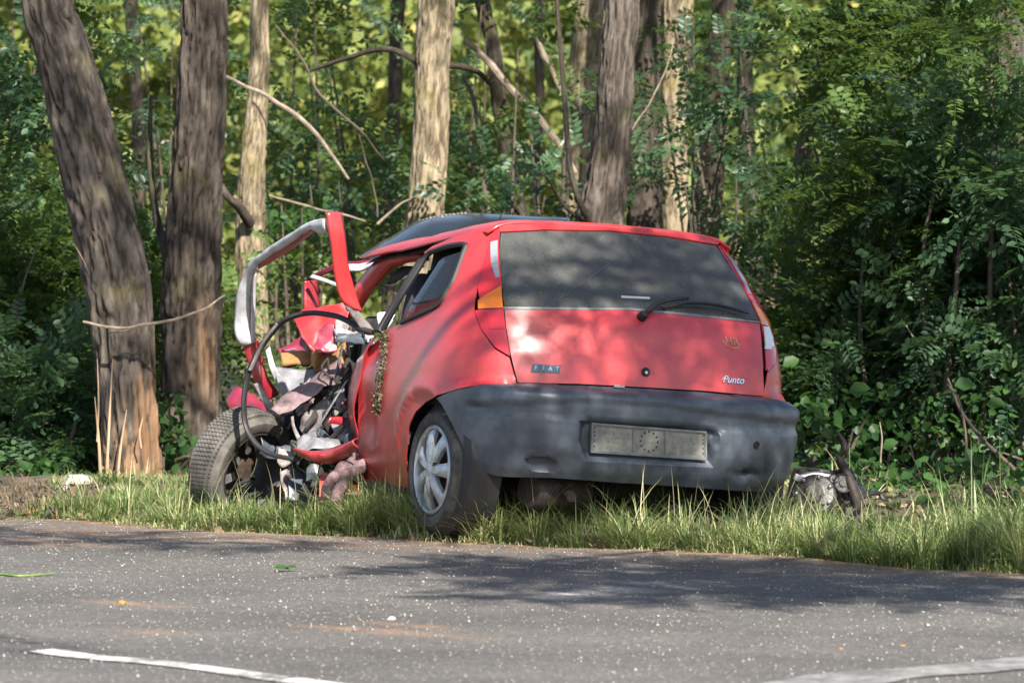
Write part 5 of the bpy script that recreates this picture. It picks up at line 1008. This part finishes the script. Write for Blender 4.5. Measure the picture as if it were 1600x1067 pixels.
SH = [  # pixel-derived centre, radii in metres, twigs, label, material
 ([(-2.5825,26.6,0.7975)][0], (.42, .5, .55), 150, 'dark green shrub at the left edge, at mid height beside the leaning trunk', 'leaf'),
 ([(-2.3819,26,0.2856)][0], (.42, .4, .32), 130, 'low bluish green shrub at the foot of the left edge', 'leafb'),
 ([(-2.6433,27.6,1.5508)][0], (.45, .5, .5), 110, 'shaded shrub high at the left edge behind the leaning trunk', 'leafb'),
 ([(-2.2634,27,0.5877)][0], (.30, .4, .40), 90, 'green shrub hugging the left side of the leaning trunk', 'leaf'),
 ([(-2.6295,28.2,2.2781)][0], (.5, .5, .45), 80, 'dark leafy shrub top in the upper left corner', 'leaf'),
 ([(-1.8829,27.6,0.5675)][0], (.16, .4, .5), 60, 'narrow shrub growing between the two thick left trunks', 'leaf'),
 ([(-2.1276,30.5,1.3315)][0], (.34, .4, .6), 60, 'loose green shrub seen between the two thick left trunks', 'leaf'),
 ([(-2.2254,31,2.1654)][0], (.40, .4, .5), 60, 'high loose shrub between the tops of the two left trunks', 'leafb'),
 ([(-1.2276,30.3,1.6301)][0], (.42, .5, .40), 90, 'bluish green shrub right of the pale slim trunk', 'leafb'),
 ([(-0.913,31,2.1654)][0], (.55, .5, .42), 70, 'wide leafy spray above the torn door frame', 'leaf'),
 ([(-1.1973,30.5,2.491)][0], (.50, .5, .35), 70, 'leafy spray at the top between dark and yellowish trunks', 'leafb'),
 ([(-0.8289,30,1.4448)][0], (.36, .4, .32), 76, 'green shrub behind the top of the torn door frame', 'leaf'),
 ([(-1.3244,30.8,0.9894)][0], (.40, .4, .42), 60, 'shrub showing through the ring of the torn door frame', 'leaf'),
 ([(-1.3312,28.5,0.5371)][0], (.30, .35, .34), 60, 'bright low shrub behind the crushed pillar', 'leaf'),
 ([(-0.3039,33,1.6012)][0], (.34, .5, .6), 80, 'deep shaded shrub right of the yellowish trunk', 'leaf'),
 ([(-0.0927,30.2,1.4073)][0], (.40, .4, .20), 50, 'low spray just above the thrown-up windscreen', 'leafb'),
 ([(0.158,28.6,1.4473)][0], (.28, .4, .22), 50, 'bluish spray at the foot of the sapling before the grey trunk', 'leafb'),
 ([(0.2172,29.5,2.1332)][0], (.28, .4, .28), 24, 'sparse spray round the upper part of the sapling', 'leaf'),
 ([(-0.2993,30.5,2.491)][0], (.34, .4, .22), 34, 'leafy spray at the top right of the yellowish trunk', 'leafb'),
 ([(1.0004,28.6,1.9736)][0], (.30, .4, .30), 54, 'pale bluish spray hanging over the grey trunk right of centre', 'leafb'),
 ([(0.8718,28.4,1.5349)][0], (.26, .4, .14), 30, 'small feathery spray across the black trunk above the roof', 'leafb'),
 ([(1.2513,30,2.4013)][0], (.40, .5, .30), 31, 'dense spray at the top right of the centre trunks', 'leaf'),
 ([(1.3324,31,1.4429)][0], (.30, .4, .40), 26, 'loose green shrub above the right corner of the car', 'leaf'),
 ([(1.6364,31,1.7853)][0], (.34, .4, .4), 30, 'sunlit loose shrub behind the thin curving trunk', 'leaf'),
 ([(1.4788,29,0.8411)][0], (.20, .4, .36), 40, 'green shrub right behind the tail light', 'leaf'),
 ([(1.882,28.4,2.0748)][0], (.50, .5, .50), 78, 'dark shrub high on the right of the thin curving trunk', 'leafb'),
 ([(2.2359,27.2,2.2505)][0], (.50, .5, .42), 120, 'dark shaded foliage in the upper right', 'leaf'),
 ([(1.7448,26.8,1.1545)][0], (.40, .45, .42), 112, 'bluish green shrub in the middle of the right side', 'leafb'),
 ([(1.9566,25.7,1.4842)][0], (.32, .35, .26), 76, 'sunlit spray of pinnate leaves right of the centre', 'leaf'),
 ([(2.3514,25.2,1.6082)][0], (.30, .35, .36), 90, 'feathery bush at the right edge below the broken trunk', 'leafb'),
 ([(2.1562,26,1.037)][0], (.46, .5, .36), 150, 'dense shrub between the car and the right edge', 'leaf'),
 ([(2.3843,25.2,0.9274)][0], (.26, .35, .34), 80, 'hanging spray before the dark right trunk', 'leafb'),
 ([(1.5781,26.2,0.5826)][0], (.30, .4, .34), 100, 'low shrub beside the right flank of the car', 'leaf'),
 ([(1.9031,25.8,0.5013)][0], (.42, .4, .36), 130, 'shaded bush above the torn-out engine', 'leafb'),
 ([(2.2084,25,2.1898)][0], (.22, .3, .14), 26, 'bright leaf spray at the very top right corner', 'leaf'),
]
for i, (c, r, n, lab, mt) in enumerate(SH): shrub(c, r, int(n * (.34 if c[1] > 28.1 else 1.1)), lab, 300 + i, mt, hi=c[1] < 29.2, size=.20 + .02 * (i % 3), stems=3)
BR = [([(1.5311,24.9,0.2604)][0], (.26, .3, .26), 220, 'low broad-leaved plant right behind the torn-out engine'), ([(2.0063,25.1,0.2813)][0], (.42, .35, .30), 330, 'dark tangle of broad leaves low on the right'),
      ([(2.3574,24.9,0.4136)][0], (.30, .35, .36), 300, 'broad-leaved climber low at the right edge'), ([(1.4807,25.9,0.4656)][0], (.20, .3, .28), 260, 'broad-leaved weed touching the right rear corner of the car'),
      ([(2.2453,23.4,0.1045)][0], (.22, .25, .12), 130, 'leafy weeds at the right end of the grass verge'), ([(1.764,23.9,0.0894)][0], (.34, .3, .12), 200, 'low broad weeds on the ground right of the torn-out engine'), ([(2.0838,24.2,0.1015)][0], (.3, .3, .12), 160, 'low weeds in shade before the right tangle'), ([(-2.3746,25.4,0.0322)][0], (.40, .3, .13), 240, 'low dark weeds at the left end of the verge'), ([(-1.6938,25.6,0.2255)][0], (.12, .2, .22), 130, 'leafy weed between the feet of the two thick trunks'), ([(-1.1996,29.6,1.3365)][0], (.2, .3, .2), 80, 'ivy patch on the pale trunk beside the door frame')]
for i, (c, r, n, lab) in enumerate(BR): shrub(c, r, n, lab, 400 + i, 'ivy', True, .062, 'broad', 'broad_leaved_weed', stems=5)
# large single leaves that catch the light
lv = empty('burdock_plant', [(2.1097,24.5,0.0691)][0]); tag(lv, 'pale large-leaved plant with one bright round leaf in the right undergrowth', 'plant')
for (p, s) in zip([(2.1148,24.4,0.5495),(1.6465,24.8,0.5034),(2.259,24.4,0.4595),(1.3529,25.3,0.6078),(1.8352,23.2,0.0593),(1.785,24.6,0.245)], (.085, .09, .075, .075, .07, .07)):
    rng = np.random.default_rng(int(p[0] * 999)); V, Q, ix = place([BROAD], np.array([p]) - np.array([s * .5, 0, 0]), np.array([[1, -.1, .25]]) + rng.normal(0, .2, (1, 3)), np.array([[.2, -.8, .7]]), np.array([s * 1.2]), rng)
    mesh_np('large_leaf', V - np.array(lv.location), Q, M['ivy'], lv, tone=np.full(len(V), .95), smooth=True)
k = MB(); k.tube(np.array([(2.1097,24.5,0.0691),(2.1393,24.5,0.2501),(2.1086,24.5,0.4612),(2.0481,24.5,0.5517)]) - np.array(lv.location), [.008, .007, .005, .003], 5, 1, 5); k.build('stem', M['twig'], lv)

# far sunlit wood closing the view
def far_wood():
    rng = np.random.default_rng(8); cl = []
    for i in range(330):
        y = rng.uniform(45, 58); cl.append(((rng.uniform(-.2, .2) * y, y, rng.uniform(.1, 6.0)), (rng.uniform(.5, 1.1), .7, rng.uniform(.35, .8)), 300))
    o = foliage('far_wood', None, cl, 9, 'leafy', False, .17, kind='simple'); tag(o, 'mass of sunlit yellow green leaves far behind the trunks', 'foliage', kind='stuff')
    cl = []
    for i in range(170):
        y = rng.uniform(59, 68); cl.append(((rng.uniform(-.2, .2) * y, y, rng.uniform(.2, 9)), (1.3, 1., 1.0), 260))
    o = foliage('deep_wood', None, cl, 10, 'leaf', False, .24, kind='simple'); tag(o, 'deeper dark green leaves behind the sunlit ones', 'foliage', kind='stuff')
far_wood()
def far_hill():
    xs = np.linspace(-34, 40, 81); ys = np.r_[70, 76, 84, 95, 120, 160]; X, Y = np.meshgrid(xs, ys, indexing='ij'); Z = np.clip((Y - 70) * .9, 0, 14) * np.clip((40 - np.abs(X)) / 10, 0, 1) + 1.5 * vnoise(np.stack([X * .2, Y * .2, 0 * X], -1), 31) - 1
    m = plain('wooded_hill', (.035, .06, .018), .95, vary=.7, vs=1.2, bump=1., bs=3)
    tag(mesh_np('hill', np.stack([X, Y, Z], -1).reshape(-1, 3), grid_quads(81, 6), m, smooth=True), kind='structure')
far_hill()

# dead branches hanging and leaning among the trunks
DB = [([(-2.0502,24.9,0.8302),(-1.8667,24.9,0.8026),(-1.7367,24.88,0.8276),(-1.5899,24.88,0.849),(-1.4687,24.9,0.8975),(-1.3734,24.95,0.9576)], (.009, .011, .011, .010, .009, .005), 'twig', 'thin pale broken twig stretched across the two thick left trunks'),
      ([(-1.9303,24.93,0.7742),(-1.8223,24.92,0.7959),(-1.7259,24.9,0.8302)], (.004, .005, .006), 'twig', 'short side twig forking from the pale twig on the left trunk'),
      ([(-1.5634,28,2.0736),(-1.3745,28,1.9912),(-1.2372,28,1.9122),(-1.0999,28,1.8092),(-0.9969,28,1.689),(-0.8767,28,1.5172)], (.012, .016, .018, .018, .015, .010), 'twig', 'brown dead branch slanting down right of the dark thick trunk'),
      ([(-0.2761,30,2.3204),(-0.1472,30,2.2101),(0,30,2.0336),(0.1657,30,1.8497),(0.2946,30,1.6841),(0.3684,30,1.5552)], (.02, .028, .030, .030, .026, .018), 'twig', 'long pale dead branch slanting down to the grey trunk'),
      ([(0.1297,30.2,2.3518),(0.1853,30.2,2.2408),(0.2298,30.2,2.1482),(0.2965,30.2,2.0001)], (.018, .026, .02, .012), 'twig', 'short pale broken branch high left of the grey trunk'),
      ([(-0.2852,29.8,2.1104),(-0.2268,29.8,1.9935),(-0.2012,29.8,1.8473),(-0.1829,29.8,1.628),(-0.1281,29.8,1.2988)], (.012, .018, .020, .020, .022), 'darktwig', 'bent dark stem right of the yellowish trunk'),
      ([(0.876,28,2.2726),(0.8246,28,2.101),(0.756,28,1.9637),(0.6462,28,1.7748)], (.004, .006, .007, .008), 'twig', 'thin pale switch crossing the black trunk'),
      ([(-1.3164,29,2.3712),(-1.1743,29,2.1936),(-1.0678,29,1.9803),(-0.8544,29,1.8024),(-0.7121,29,1.6246)], (.006, .009, .010, .009, .006), 'darktwig', 'thin curved branch behind the slanting brown branch'),
      ([(-1.548,30,0.9658),(-1.3637,30,0.9732),(-1.1795,30,0.9437),(-0.9583,30,0.9658)], (.010, .013, .012, .008), 'darktwig', 'level dark branch behind the torn door frame'),
      ([(-1.3533,29,1.4288),(-1.1753,29,1.3754),(-0.9616,29,1.322),(-0.8192,29,1.2864)], (.006, .009, .009, .006), 'twig', 'thin level twig above the torn door frame'),
      ([(-0.7351,28.5,1.2726),(-0.658,28.5,1.3426),(-0.602,28.5,1.3846),(-0.56,28.5,1.4055)], (.012, .010, .008, .005), 'twig', 'short twig just left of the windscreen'),
      ([(-0.8544,29,1.7669),(-0.8011,29,1.589),(-0.7657,29,1.4466),(-0.748,29,1.3042)], (.005, .006, .006, .007), 'darktwig', 'hanging stem above the windscreen edge'),
      ([(1.3649,28.5,1.4475),(1.3822,28.5,1.6224),(1.3645,28.5,1.7448)], (.008, .007, .004), 'twig', 'short upright pale twig left of the thin curving trunk'),
      ([(1.5311,28,0.8638),(1.5998,28,0.9326),(1.6856,28,1.0186)], (.016, .018, .010), 'twig', 'pale broken stub right of the thin curving trunk'),
      ([(2.0564,24.6,0.5781),(2.1173,24.6,0.4267),(2.2084,24.6,0.3056),(2.2994,24.6,0.2148),(2.4207,24.6,0.1087)], (.006, .010, .013, .014, .014), 'darktwig', 'long dark stem arching down to the right corner'),
      ([(1.8741,25,0.8398),(1.9358,25,0.7476),(2.0279,25,0.7476)], (.005, .007, .004), 'twig', 'small pale twig in the middle of the right shrubs'),
      ([(1.6933,23.9,0.1777),(1.6989,23.9,0.3102),(1.6899,23.9,0.3984)], (.006, .006, .004), 'twig', 'upright dry stalk behind the torn-out engine'),
      ([(2.2959,25.1,1.6078),(2.3731,25.1,1.5462),(2.4657,25.1,1.5)], (.006, .008, .010), 'twig', 'reddish broken twig at the right edge'),
      ([(2.2951,25.6,1.3586),(2.1469,25.7,1.1371),(2.029,25.8,0.8821)], (.010, .010, .006), 'darktwig', 'slanting dark branch inside the right shrubs'),
      ([(-2.3634,26,1.1967),(-2.4277,26,1.037),(-2.4924,26,0.7494)], (.005, .007, .008), 'darktwig', 'thin dark stem at the left edge'),
      ([(-2.4263,25.8,0.5331),(-2.4364,25.8,0.3426),(-2.4495,25.8,0.1838)], (.004, .006, .007), 'twig', 'thin pale upright stem low at the left edge'),
      ([(-2.1723,25.6,0.2255),(-2.1469,25.6,0.3201),(-2.1341,25.6,0.3831)], (.012, .014, .008), 'darktwig', 'short dark stub left of the splintered trunk')]
for pts, r, mt, lab in DB:
    b0 = np.array(pts[0]); k = MB(); P, R_ = catmull(np.array(pts) - b0, np.array(r) * .72, 7); P = P + .006 * np.stack([vnoise(P * 12 + b0, q) for q in (1, 2, 3)], -1); k.tube(P, R_, 7, 1, 1); o = k.build('dead_branch', M[mt]); o.location = b0; tag(o, lab, 'branch', 'dead branches among the trunks')

# ------------------------------------------------------------------ grass verge
def blades(pos, h, w, lean, rng, tone, az=None):
    n = len(pos); t = np.array([0, .3, .58, .82, 1.]); ws = np.array([.8, 1, .85, .55, .06]); a = rng.uniform(0, 2 * np.pi, n) if az is None else az
    dx = np.stack([np.cos(a), np.sin(a), 0 * a], 1); sd = np.stack([-np.sin(a), np.cos(a), 0 * a], 1)
    C = pos[:, None] + np.array([0, 0, 1.]) * (h[:, None] * (t - .30 * (lean[:, None] ** 1.5) * t ** 2.4))[..., None] + dx[:, None] * (h * lean)[:, None, None] * (t ** 1.9)[None, :, None]
    V = np.stack([C - sd[:, None] * (w[:, None] * ws)[..., None] * .5, C + sd[:, None] * (w[:, None] * ws)[..., None] * .5], 2).reshape(n, 10, 3)
    q = np.array([(2 * i, 2 * i + 1, 2 * i + 3, 2 * i + 2) for i in range(4)]); Q = (q[None] + (np.arange(n) * 10)[:, None, None]).reshape(-1, 4)
    return V.reshape(-1, 3), Q, np.repeat(tone, 10)
def verge():
    rng = np.random.default_rng(21); n = 60000
    a = rng.uniform(EA[1], EA[-1], n) if EA[1] < EA[-1] else rng.uniform(EA[-1], EA[1], n); b = -np.abs(rng.gamma(1.5, .30, n)) + .05
    dens = .5 + .5 * vnoise(np.stack([a * 2.1, b * 2.4, 0 * a], -1), 33); eb = edge_b(a); P = ab2w(a, eb + b); x = P[:, 0]
    left = sst(x, -2.40, -2.05); keep = rng.uniform(0, 1, n) < np.clip(-.02 + dens * 1.15, 0, 1) * (.10 + .90 * left) * np.where(b < -.9, np.where(x > 1.1, .8, .35), 1)
    rel = to_local(P); keep &= ~((np.abs(rel[:, 0]) < .74) & (rel[:, 1] > -.30) & (rel[:, 1] < 1.6))
    P, a, b, dens, x = P[keep], a[keep], b[keep], dens[keep], x[keep]; n = len(P)
    z = -.015 + .10 * np.clip((-b - .15) / 1.2, 0, 1)
    z -= .14 * np.exp(-(((P[:, 0] - 1.3) / .9) ** 2 + ((P[:, 1] - 22.6) / .8) ** 2))
    edge = np.clip((-b) / .14, 0.35, 1); h = rng.gamma(6, .028, n) * edge * (.42 + .80 * dens) * (1 + .18 * sst(x, 1.2, 2.0)) * np.where(b < -.5, .8, 1) * np.interp(x, [-2.3, -1.5, -.95, -.75, -.45, .2, 1.2, 2.2], [.5, .45, .45, .75, .8, .56, .55, .85])
    tall = rng.uniform(0, 1, n) < .02; h = np.where(tall, h * 1.7, h); w = rng.uniform(.0030, .0062, n) * np.where(rng.uniform(0, 1, n) < .04 + .06 * sst(x, 1.2, 2), 2.2, 1)
    straw = np.clip(.30 + .42 * vnoise(np.stack([a * 1.7, b * 3, 0 * a], -1), 40) + .5 * (1 - edge), .06, .85); tone = np.where(rng.uniform(0, 1, n) < straw, rng.uniform(.88, 1, n), np.clip(rng.normal(.42, .22, n), 0, .84))
    V, Q, T = blades(np.c_[P, z], h, w, np.clip(rng.normal(.8, .4, n), .05, 1.7), rng, tone)
    tag(mesh_np('verge_grass', V, Q, M['grass'], tone=T), 'long tufty green and straw coloured grass along the edge of the road', 'grass', kind='stuff')
    # tussocks: blades fanning out of one root
    cs = []
    for i in range(420):
        a0 = rng.uniform(-2.9, 3.2); cs.append((a0, -abs(rng.gamma(1.6, .17)) - .02, rng.uniform(.4, 1.35)))
    wa, wb = road_ab([(-0.2964,21.8956,0)][0]); cs += [(wa + rng.uniform(-.5, .45), rng.uniform(-.34, -.08), rng.uniform(.95, 1.45)) for _ in range(100)]
    base_t = [(rng.uniform(-2.2, -1.15), rng.uniform(23.1, 24.8)) for _ in range(60)]
    for bx, by in base_t: qa, qb = road_ab(np.array([bx, by])); cs.append((float(qa), float(qb) - float(edge_b(np.array([qa]))[0]), rng.uniform(.3, .6)))
    PP = []; HH = []; AZ = []; LN = []; TN = []; WW = []
    for a0, b0, s in cs:
        k = rng.integers(40, 95); p0 = ab2w(np.array([a0]), np.array([edge_b(np.array([a0]))[0] + b0]))[0]; lo = to_local(p0[None])[0]
        if (abs(lo[0]) < .70 and -.25 < lo[1] < 1.6) or p0[0] < -2.25: continue
        hs = np.interp(p0[0], [-2.3, -1.5, -.95, -.75, -.4, .2, 1.2, 2.2], [.6, .55, .5, .8, .9, .66, .66, .95]); az = rng.uniform(0, 2 * np.pi, k); rr = np.abs(rng.normal(0, .035, k)); PP.append(np.c_[p0[0] + np.cos(az) * rr, p0[1] + np.sin(az) * rr, np.full(k, -.02 + .10 * np.clip((-b0 - .15) / 1.2, 0, 1))])
        HH.append(rng.gamma(9, .021, k) * s * hs); AZ.append(az + rng.normal(0, .5, k)); LN.append(np.clip(rng.normal(.75, .35, k), .1, 1.6)); dry = rng.uniform(0, 1) < .34; base = rng.uniform(.2, .75); TN.append(np.where(rng.uniform(0, 1, k) < (.6 if dry else .13), rng.uniform(.88, 1, k), np.clip(rng.normal(base, .12, k), 0, .84))); WW.append(rng.uniform(.003, .0065, k))
    V, Q, T = blades(np.concatenate(PP), np.concatenate(HH), np.concatenate(WW), np.concatenate(LN), rng, np.concatenate(TN), np.concatenate(AZ))
    tag(mesh_np('grass_tussocks', V, Q, M['grass'], tone=T), 'dense tussocks of taller grass standing out of the verge in front of the wreck', 'grass', kind='stuff')
    # rough growth behind the verge on the right, tone darkened to look shaded
    m = 6500; P = np.c_[rng.uniform(1.05, 3.4, m), rng.uniform(20.8, 24.6, m)]; aa, bb = road_ab(P); P = P[(bb < -.5) & (rng.uniform(0, 1, m) < .5 + .8 * vnoise(P @ np.array([[2., 0, 0], [0, 2., 0]]), 71)) & ~((np.abs(P[:, 0] - 1.38) < .3) & (P[:, 1] < 22.75))]; m = len(P); z = -.02 + .08 - .14 * np.exp(-(((P[:, 0] - 1.3) / .9) ** 2 + ((P[:, 1] - 22.6) / .8) ** 2))
    V, Q, T = blades(np.c_[P, z], rng.gamma(6, .019, m), rng.uniform(.003, .010, m), np.clip(rng.normal(.8, .4, m), .1, 1.6), rng, np.where(rng.uniform(0, 1, m) < .2, 1., np.clip(rng.normal(.16, .14, m), 0, .7)))
    tag(mesh_np('rough_grass', V, Q, M['grass'], tone=T), 'rough green growth on the shaded ground right of the wreck', 'grass', kind='stuff')
    # seed stalks
    m = 70; a = rng.uniform(-3, 3.2, m); P = ab2w(a, edge_b(a) - rng.uniform(.08, .45, m)); rel = to_local(P); V, Q, T = blades(np.c_[P, np.zeros(m)], rng.uniform(.22, .40, m), rng.uniform(.003, .0045, m), rng.uniform(.1, .6, m), rng, np.full(m, 1.))
    tag(mesh_np('seed_stalks', V, Q, M['grass'], tone=T), 'dry straw coloured stalks standing out of the verge grass', 'grass', kind='stuff')
    # forest floor litter
    m = 9000; P = np.c_[rng.uniform(-5, 5, m), rng.uniform(20.5, 36, m), rng.uniform(-.02, .04, m)]; aa, bb = road_ab(P); P = P[bb < .12]; aa, bb = road_ab(P); P[:, 2] += .10 * np.clip((-bb - .15) / 1.2, 0, 1); P[:, 2] = np.where(bb > -.03, .012, P[:, 2])
    V, Q, ix = place([SIMPLE], P, rng.normal(0, 1, (len(P), 3)) * np.array([1, 1, .3]), np.array([0, 0, 1.]) + rng.normal(0, .5, (len(P), 3)), rng.uniform(.02, .06, len(P)), rng)
    tag(mesh_np('leaf_litter', V, Q, M['litter'], tone=rng.uniform(0, 1, len(P))[ix]), 'dry fallen leaves and scraps on the ground under the trees', 'leaf litter', kind='stuff')
    m = 1600; a = rng.uniform(1, 1, m); P = np.c_[rng.uniform(-3.2, -1.9, m), rng.uniform(22.9, 24.8, m), rng.uniform(0, .08, m)]
    aa, bb = road_ab(P); P = P[bb < .02]; m = len(P); V, Q, T = blades(P, rng.uniform(.03, .09, m), rng.uniform(.003, .006, m), rng.uniform(.7, 1.6, m), rng, rng.choice([.7, .5, .15, .05], m))
    tag(mesh_np('dry_undergrowth', V, Q, M['litter'], tone=T * .9), 'matted dry stems and grass at the left end of the verge', 'dry grass', kind='stuff')
def to_local(P):
    Pw = np.c_[P[:, :2], np.zeros(len(P))] if P.shape[1] == 2 else P
    return (Pw - CM[:3, 3]) @ CM[:3, :3]
verge()

M['greenstem'] = plain('green_stem', (.10, .16, .035), .6, vary=.2)
# ------------------------------------------------------------------ torn-out engine and scattered bits
def engine():
    o0 = np.array([(1.3426,22.5,0.075)][0]); e = empty('torn_out_engine', o0); tag(e, 'dirty torn-out car engine lying in the grass right of the rear bumper', 'engine')
    L = lambda pts: [np.array(p) - o0 for p in pts]
    k = MB(); c = L([(1.3713,22.75,0.1377)])[0]; k.box(c, (.24, .26, .17), rz=.5, rx=.2, ry=.15); k.box(c + np.array([.02, 0, .075]), (.20, .14, .06), rz=.5, ry=.15); k.build('engine_block', M['engine'], e, bevel=.012)
    for i in range(5):
        k = MB(); k.box(c + np.array([-.09 + .045 * i, -.11 + .02 * i, .03]), (.012, .05, .13), rz=.5, ry=.15); k.build('casting_rib', M['engine'], e, bevel=.004)
    k = MB(); p = L([(1.3035,22.45,0.1557)])[0]; k.lathe([(0, .03), (.035, .028), (.045, .012), (.085, .0), (.092, -.02), (.088, -.07), (.06, -.1)], p, (-.25, -1, .25), 26); bh = k.build('gearbox_housing', M['engine'], e)
    k = MB(); q = np.array((-.25, -1, .25)); q = q / np.linalg.norm(q); X = unit(np.cross(q, [0, 0, 1.])); Y = np.cross(X, q)
    for i in range(7): k.lathe([(0, .012), (.008, .01), (.009, -.004)], p + q * .004 + .076 * (X * math.cos(i * .9) + Y * math.sin(i * .9)), q, 8)
    tag(k.build('housing_bolt', M['steel'], bh), kind='stuff')
    for pt, r, ax in zip(L([(1.4281,22.5,0.1998),(1.4647,22.55,0.1497),(1.3921,22.5,0.2192)]), (.042, .030, .022), ((.3, -1, .2), (.5, -1, .1), (.1, -1, .4))):
        k = MB(); k.lathe([(0, .012), (r * .35, .012), (r * .4, .004), (r * .8, .004), (r, .014), (r * 1.02, 0), (r * .9, -.012), (r, -.026), (r * .6, -.03)], pt, ax, 22); k.build('pulley', M['engine'], e)
    k = MB(); k.tube(L([(1.2565,22.6,0.2191),(1.3204,22.6,0.2302),(1.39,22.6,0.2218),(1.44,22.6,0.2302)]), [.022, .026, .024, .016], 9, .7, 4); k.build('inlet_pipe', M['steel'], e)
    k = MB(); k.tube(L([(1.4948,22.5,0.0972),(1.478,22.5,0.1582),(1.4515,22.52,0.2347),(1.4256,22.55,0.2885),(1.4178,22.56,0.3158)]), [.022, .022, .021, .019, .014], 10, .8, 6); k.tube(L([(1.4179,22.56,0.313),(1.44,22.56,0.3408),(1.4372,22.56,0.3713),(1.4211,22.57,0.3986),(1.4078,22.58,0.4231)]), [.013, .024, .022, .015, .008], 10, .7, 5); k.build('bent_exhaust_pipe', M['rust'], e)
    for i, s in enumerate((L([(1.2456,22.5,0.1028),(1.2179,22.5,0.1582),(1.2371,22.55,0.2052)]), L([(1.4532,22.5,0.1028),(1.5291,22.6,0.1383),(1.5973,22.7,0.1463),(1.6197,22.7,0.1183)]), L([(1.3899,22.6,0.2358),(1.4594,22.6,0.2497),(1.484,22.55,0.2163)]))):
        k = MB(); k.tube(s, .011, 7, 1, 6); k.build('engine_hose', M['black'], e)
    k = MB(); k.box(L([(1.2454,22.5,0.2192)])[0], (.055, .02, .03), rz=.3, ry=.4); k.build('bright_bracket', M['whitep'], e, bevel=.004)
engine()

def lump(name, p, r, mat, label, cat, seed, sq=(1, 1, .6)):
    th = np.linspace(0, np.pi, 12); ph = np.linspace(0, 2 * np.pi, 20, endpoint=False); T, P = np.meshgrid(th, ph, indexing='ij'); V = np.stack([np.sin(T) * np.cos(P), np.sin(T) * np.sin(P), np.cos(T)], -1)
    V = V * (1 + .35 * vnoise(V * 2.1, seed) + .15 * vnoise(V * 5, seed + 1))[..., None] * np.array(sq) * r
    i, j = np.meshgrid(np.arange(11), np.arange(20), indexing='ij'); Q = np.stack([i * 20 + j, (i + 1) * 20 + j, (i + 1) * 20 + (j + 1) % 20, i * 20 + (j + 1) % 20], -1).reshape(-1, 4)
    o = mesh_np(name, V.reshape(-1, 3), Q, mat); o.location = p; return tag(o, label, cat)
lump('stone', [(-2.0517,24.6,0.0754)][0], .085, M['stone'], 'pale grey stone at the foot of the splintered trunk', 'stone', 4, (1, .8, .55))
lump('stone', [(-2.1161,24.4,0.0629)][0], .04, M['stone'], 'small grey stone left of the larger pale one', 'stone', 7, (1, .8, .6))
for s, p, r, lab in ((1, [(-2.1546,23.4117,0)][0], .030, 'crumb of orange foam on the far left of the road edge'), (2, [(-1.3807,18.3877,0)][0], .016, 'tiny tan crumb on the brown smear at the left of the road'), (3, [(1.046,16.5593,0)][0], .008, 'yellow pebble on the near right of the road'), (4, [(1.2506,16.6501,0)][0], .010, 'larger yellow pebble near the right edge of the road'), (5, [(-0.4095,17.6921,0)][0], .014, 'pale flat scrap on the road below the rear wheel')):
    lump('foam_crumb' if s < 3 else 'road_scrap', np.array(p) + np.array([0, 0, .016]), r, M['foam'] if s < 5 else M['trim'], lab, 'debris', 50 + s, (1, .8, .5))
k = MB(); P = np.array([(-2.077,23.1888,0),(-2.0595,23.4117,0),(-2.0221,23.4117,0),(-1.9932,23.5476,0)]); P[:, 2] += (.02, .035, .03, .02); b0 = P[0].copy(); k.tube(P - b0, [.006, .016, .014, .004], 6, .4, 5); o = k.build('plastic_shard', M['bumper']); o.location = b0; tag(o, 'dark plastic shard lying on the road edge at the left', 'debris')
k = MB(); P = np.array([(-2.0332,19.6661,0),(-1.9395,19.698,0),(-1.8698,19.6027,0),(-1.8124,19.6344,0),(-1.7362,19.7299,0)]); P[:, 2] += .018; b0 = P[0].copy(); k.tube(P - b0, [.006, .006, .006, .005, .003], 6, 1, 5); o = k.build('green_twig', M['greenstem']); o.location = b0; tag(o, 'fresh green twig lying on the road at the left edge', 'twig')
p = np.array([(-0.8705,19.9238,0)][0]); V, Q, ix = place([BROAD], np.array([[-.05, 0, .012], [.0, .02, .014]]), np.array([[1, .1, .05], [.9, -.5, .1]]), np.array([[0, -.2, 1.], [.1, -.3, 1.]]), np.array([.07, .05]), np.random.default_rng(1)); o = mesh_np('fallen_leaf', V, Q, M['ivy'], tone=np.full(len(V), .8)); o.location = p + np.array([0, 0, .012]); tag(o, 'fresh green leaf fallen on the middle of the road', 'leaf')
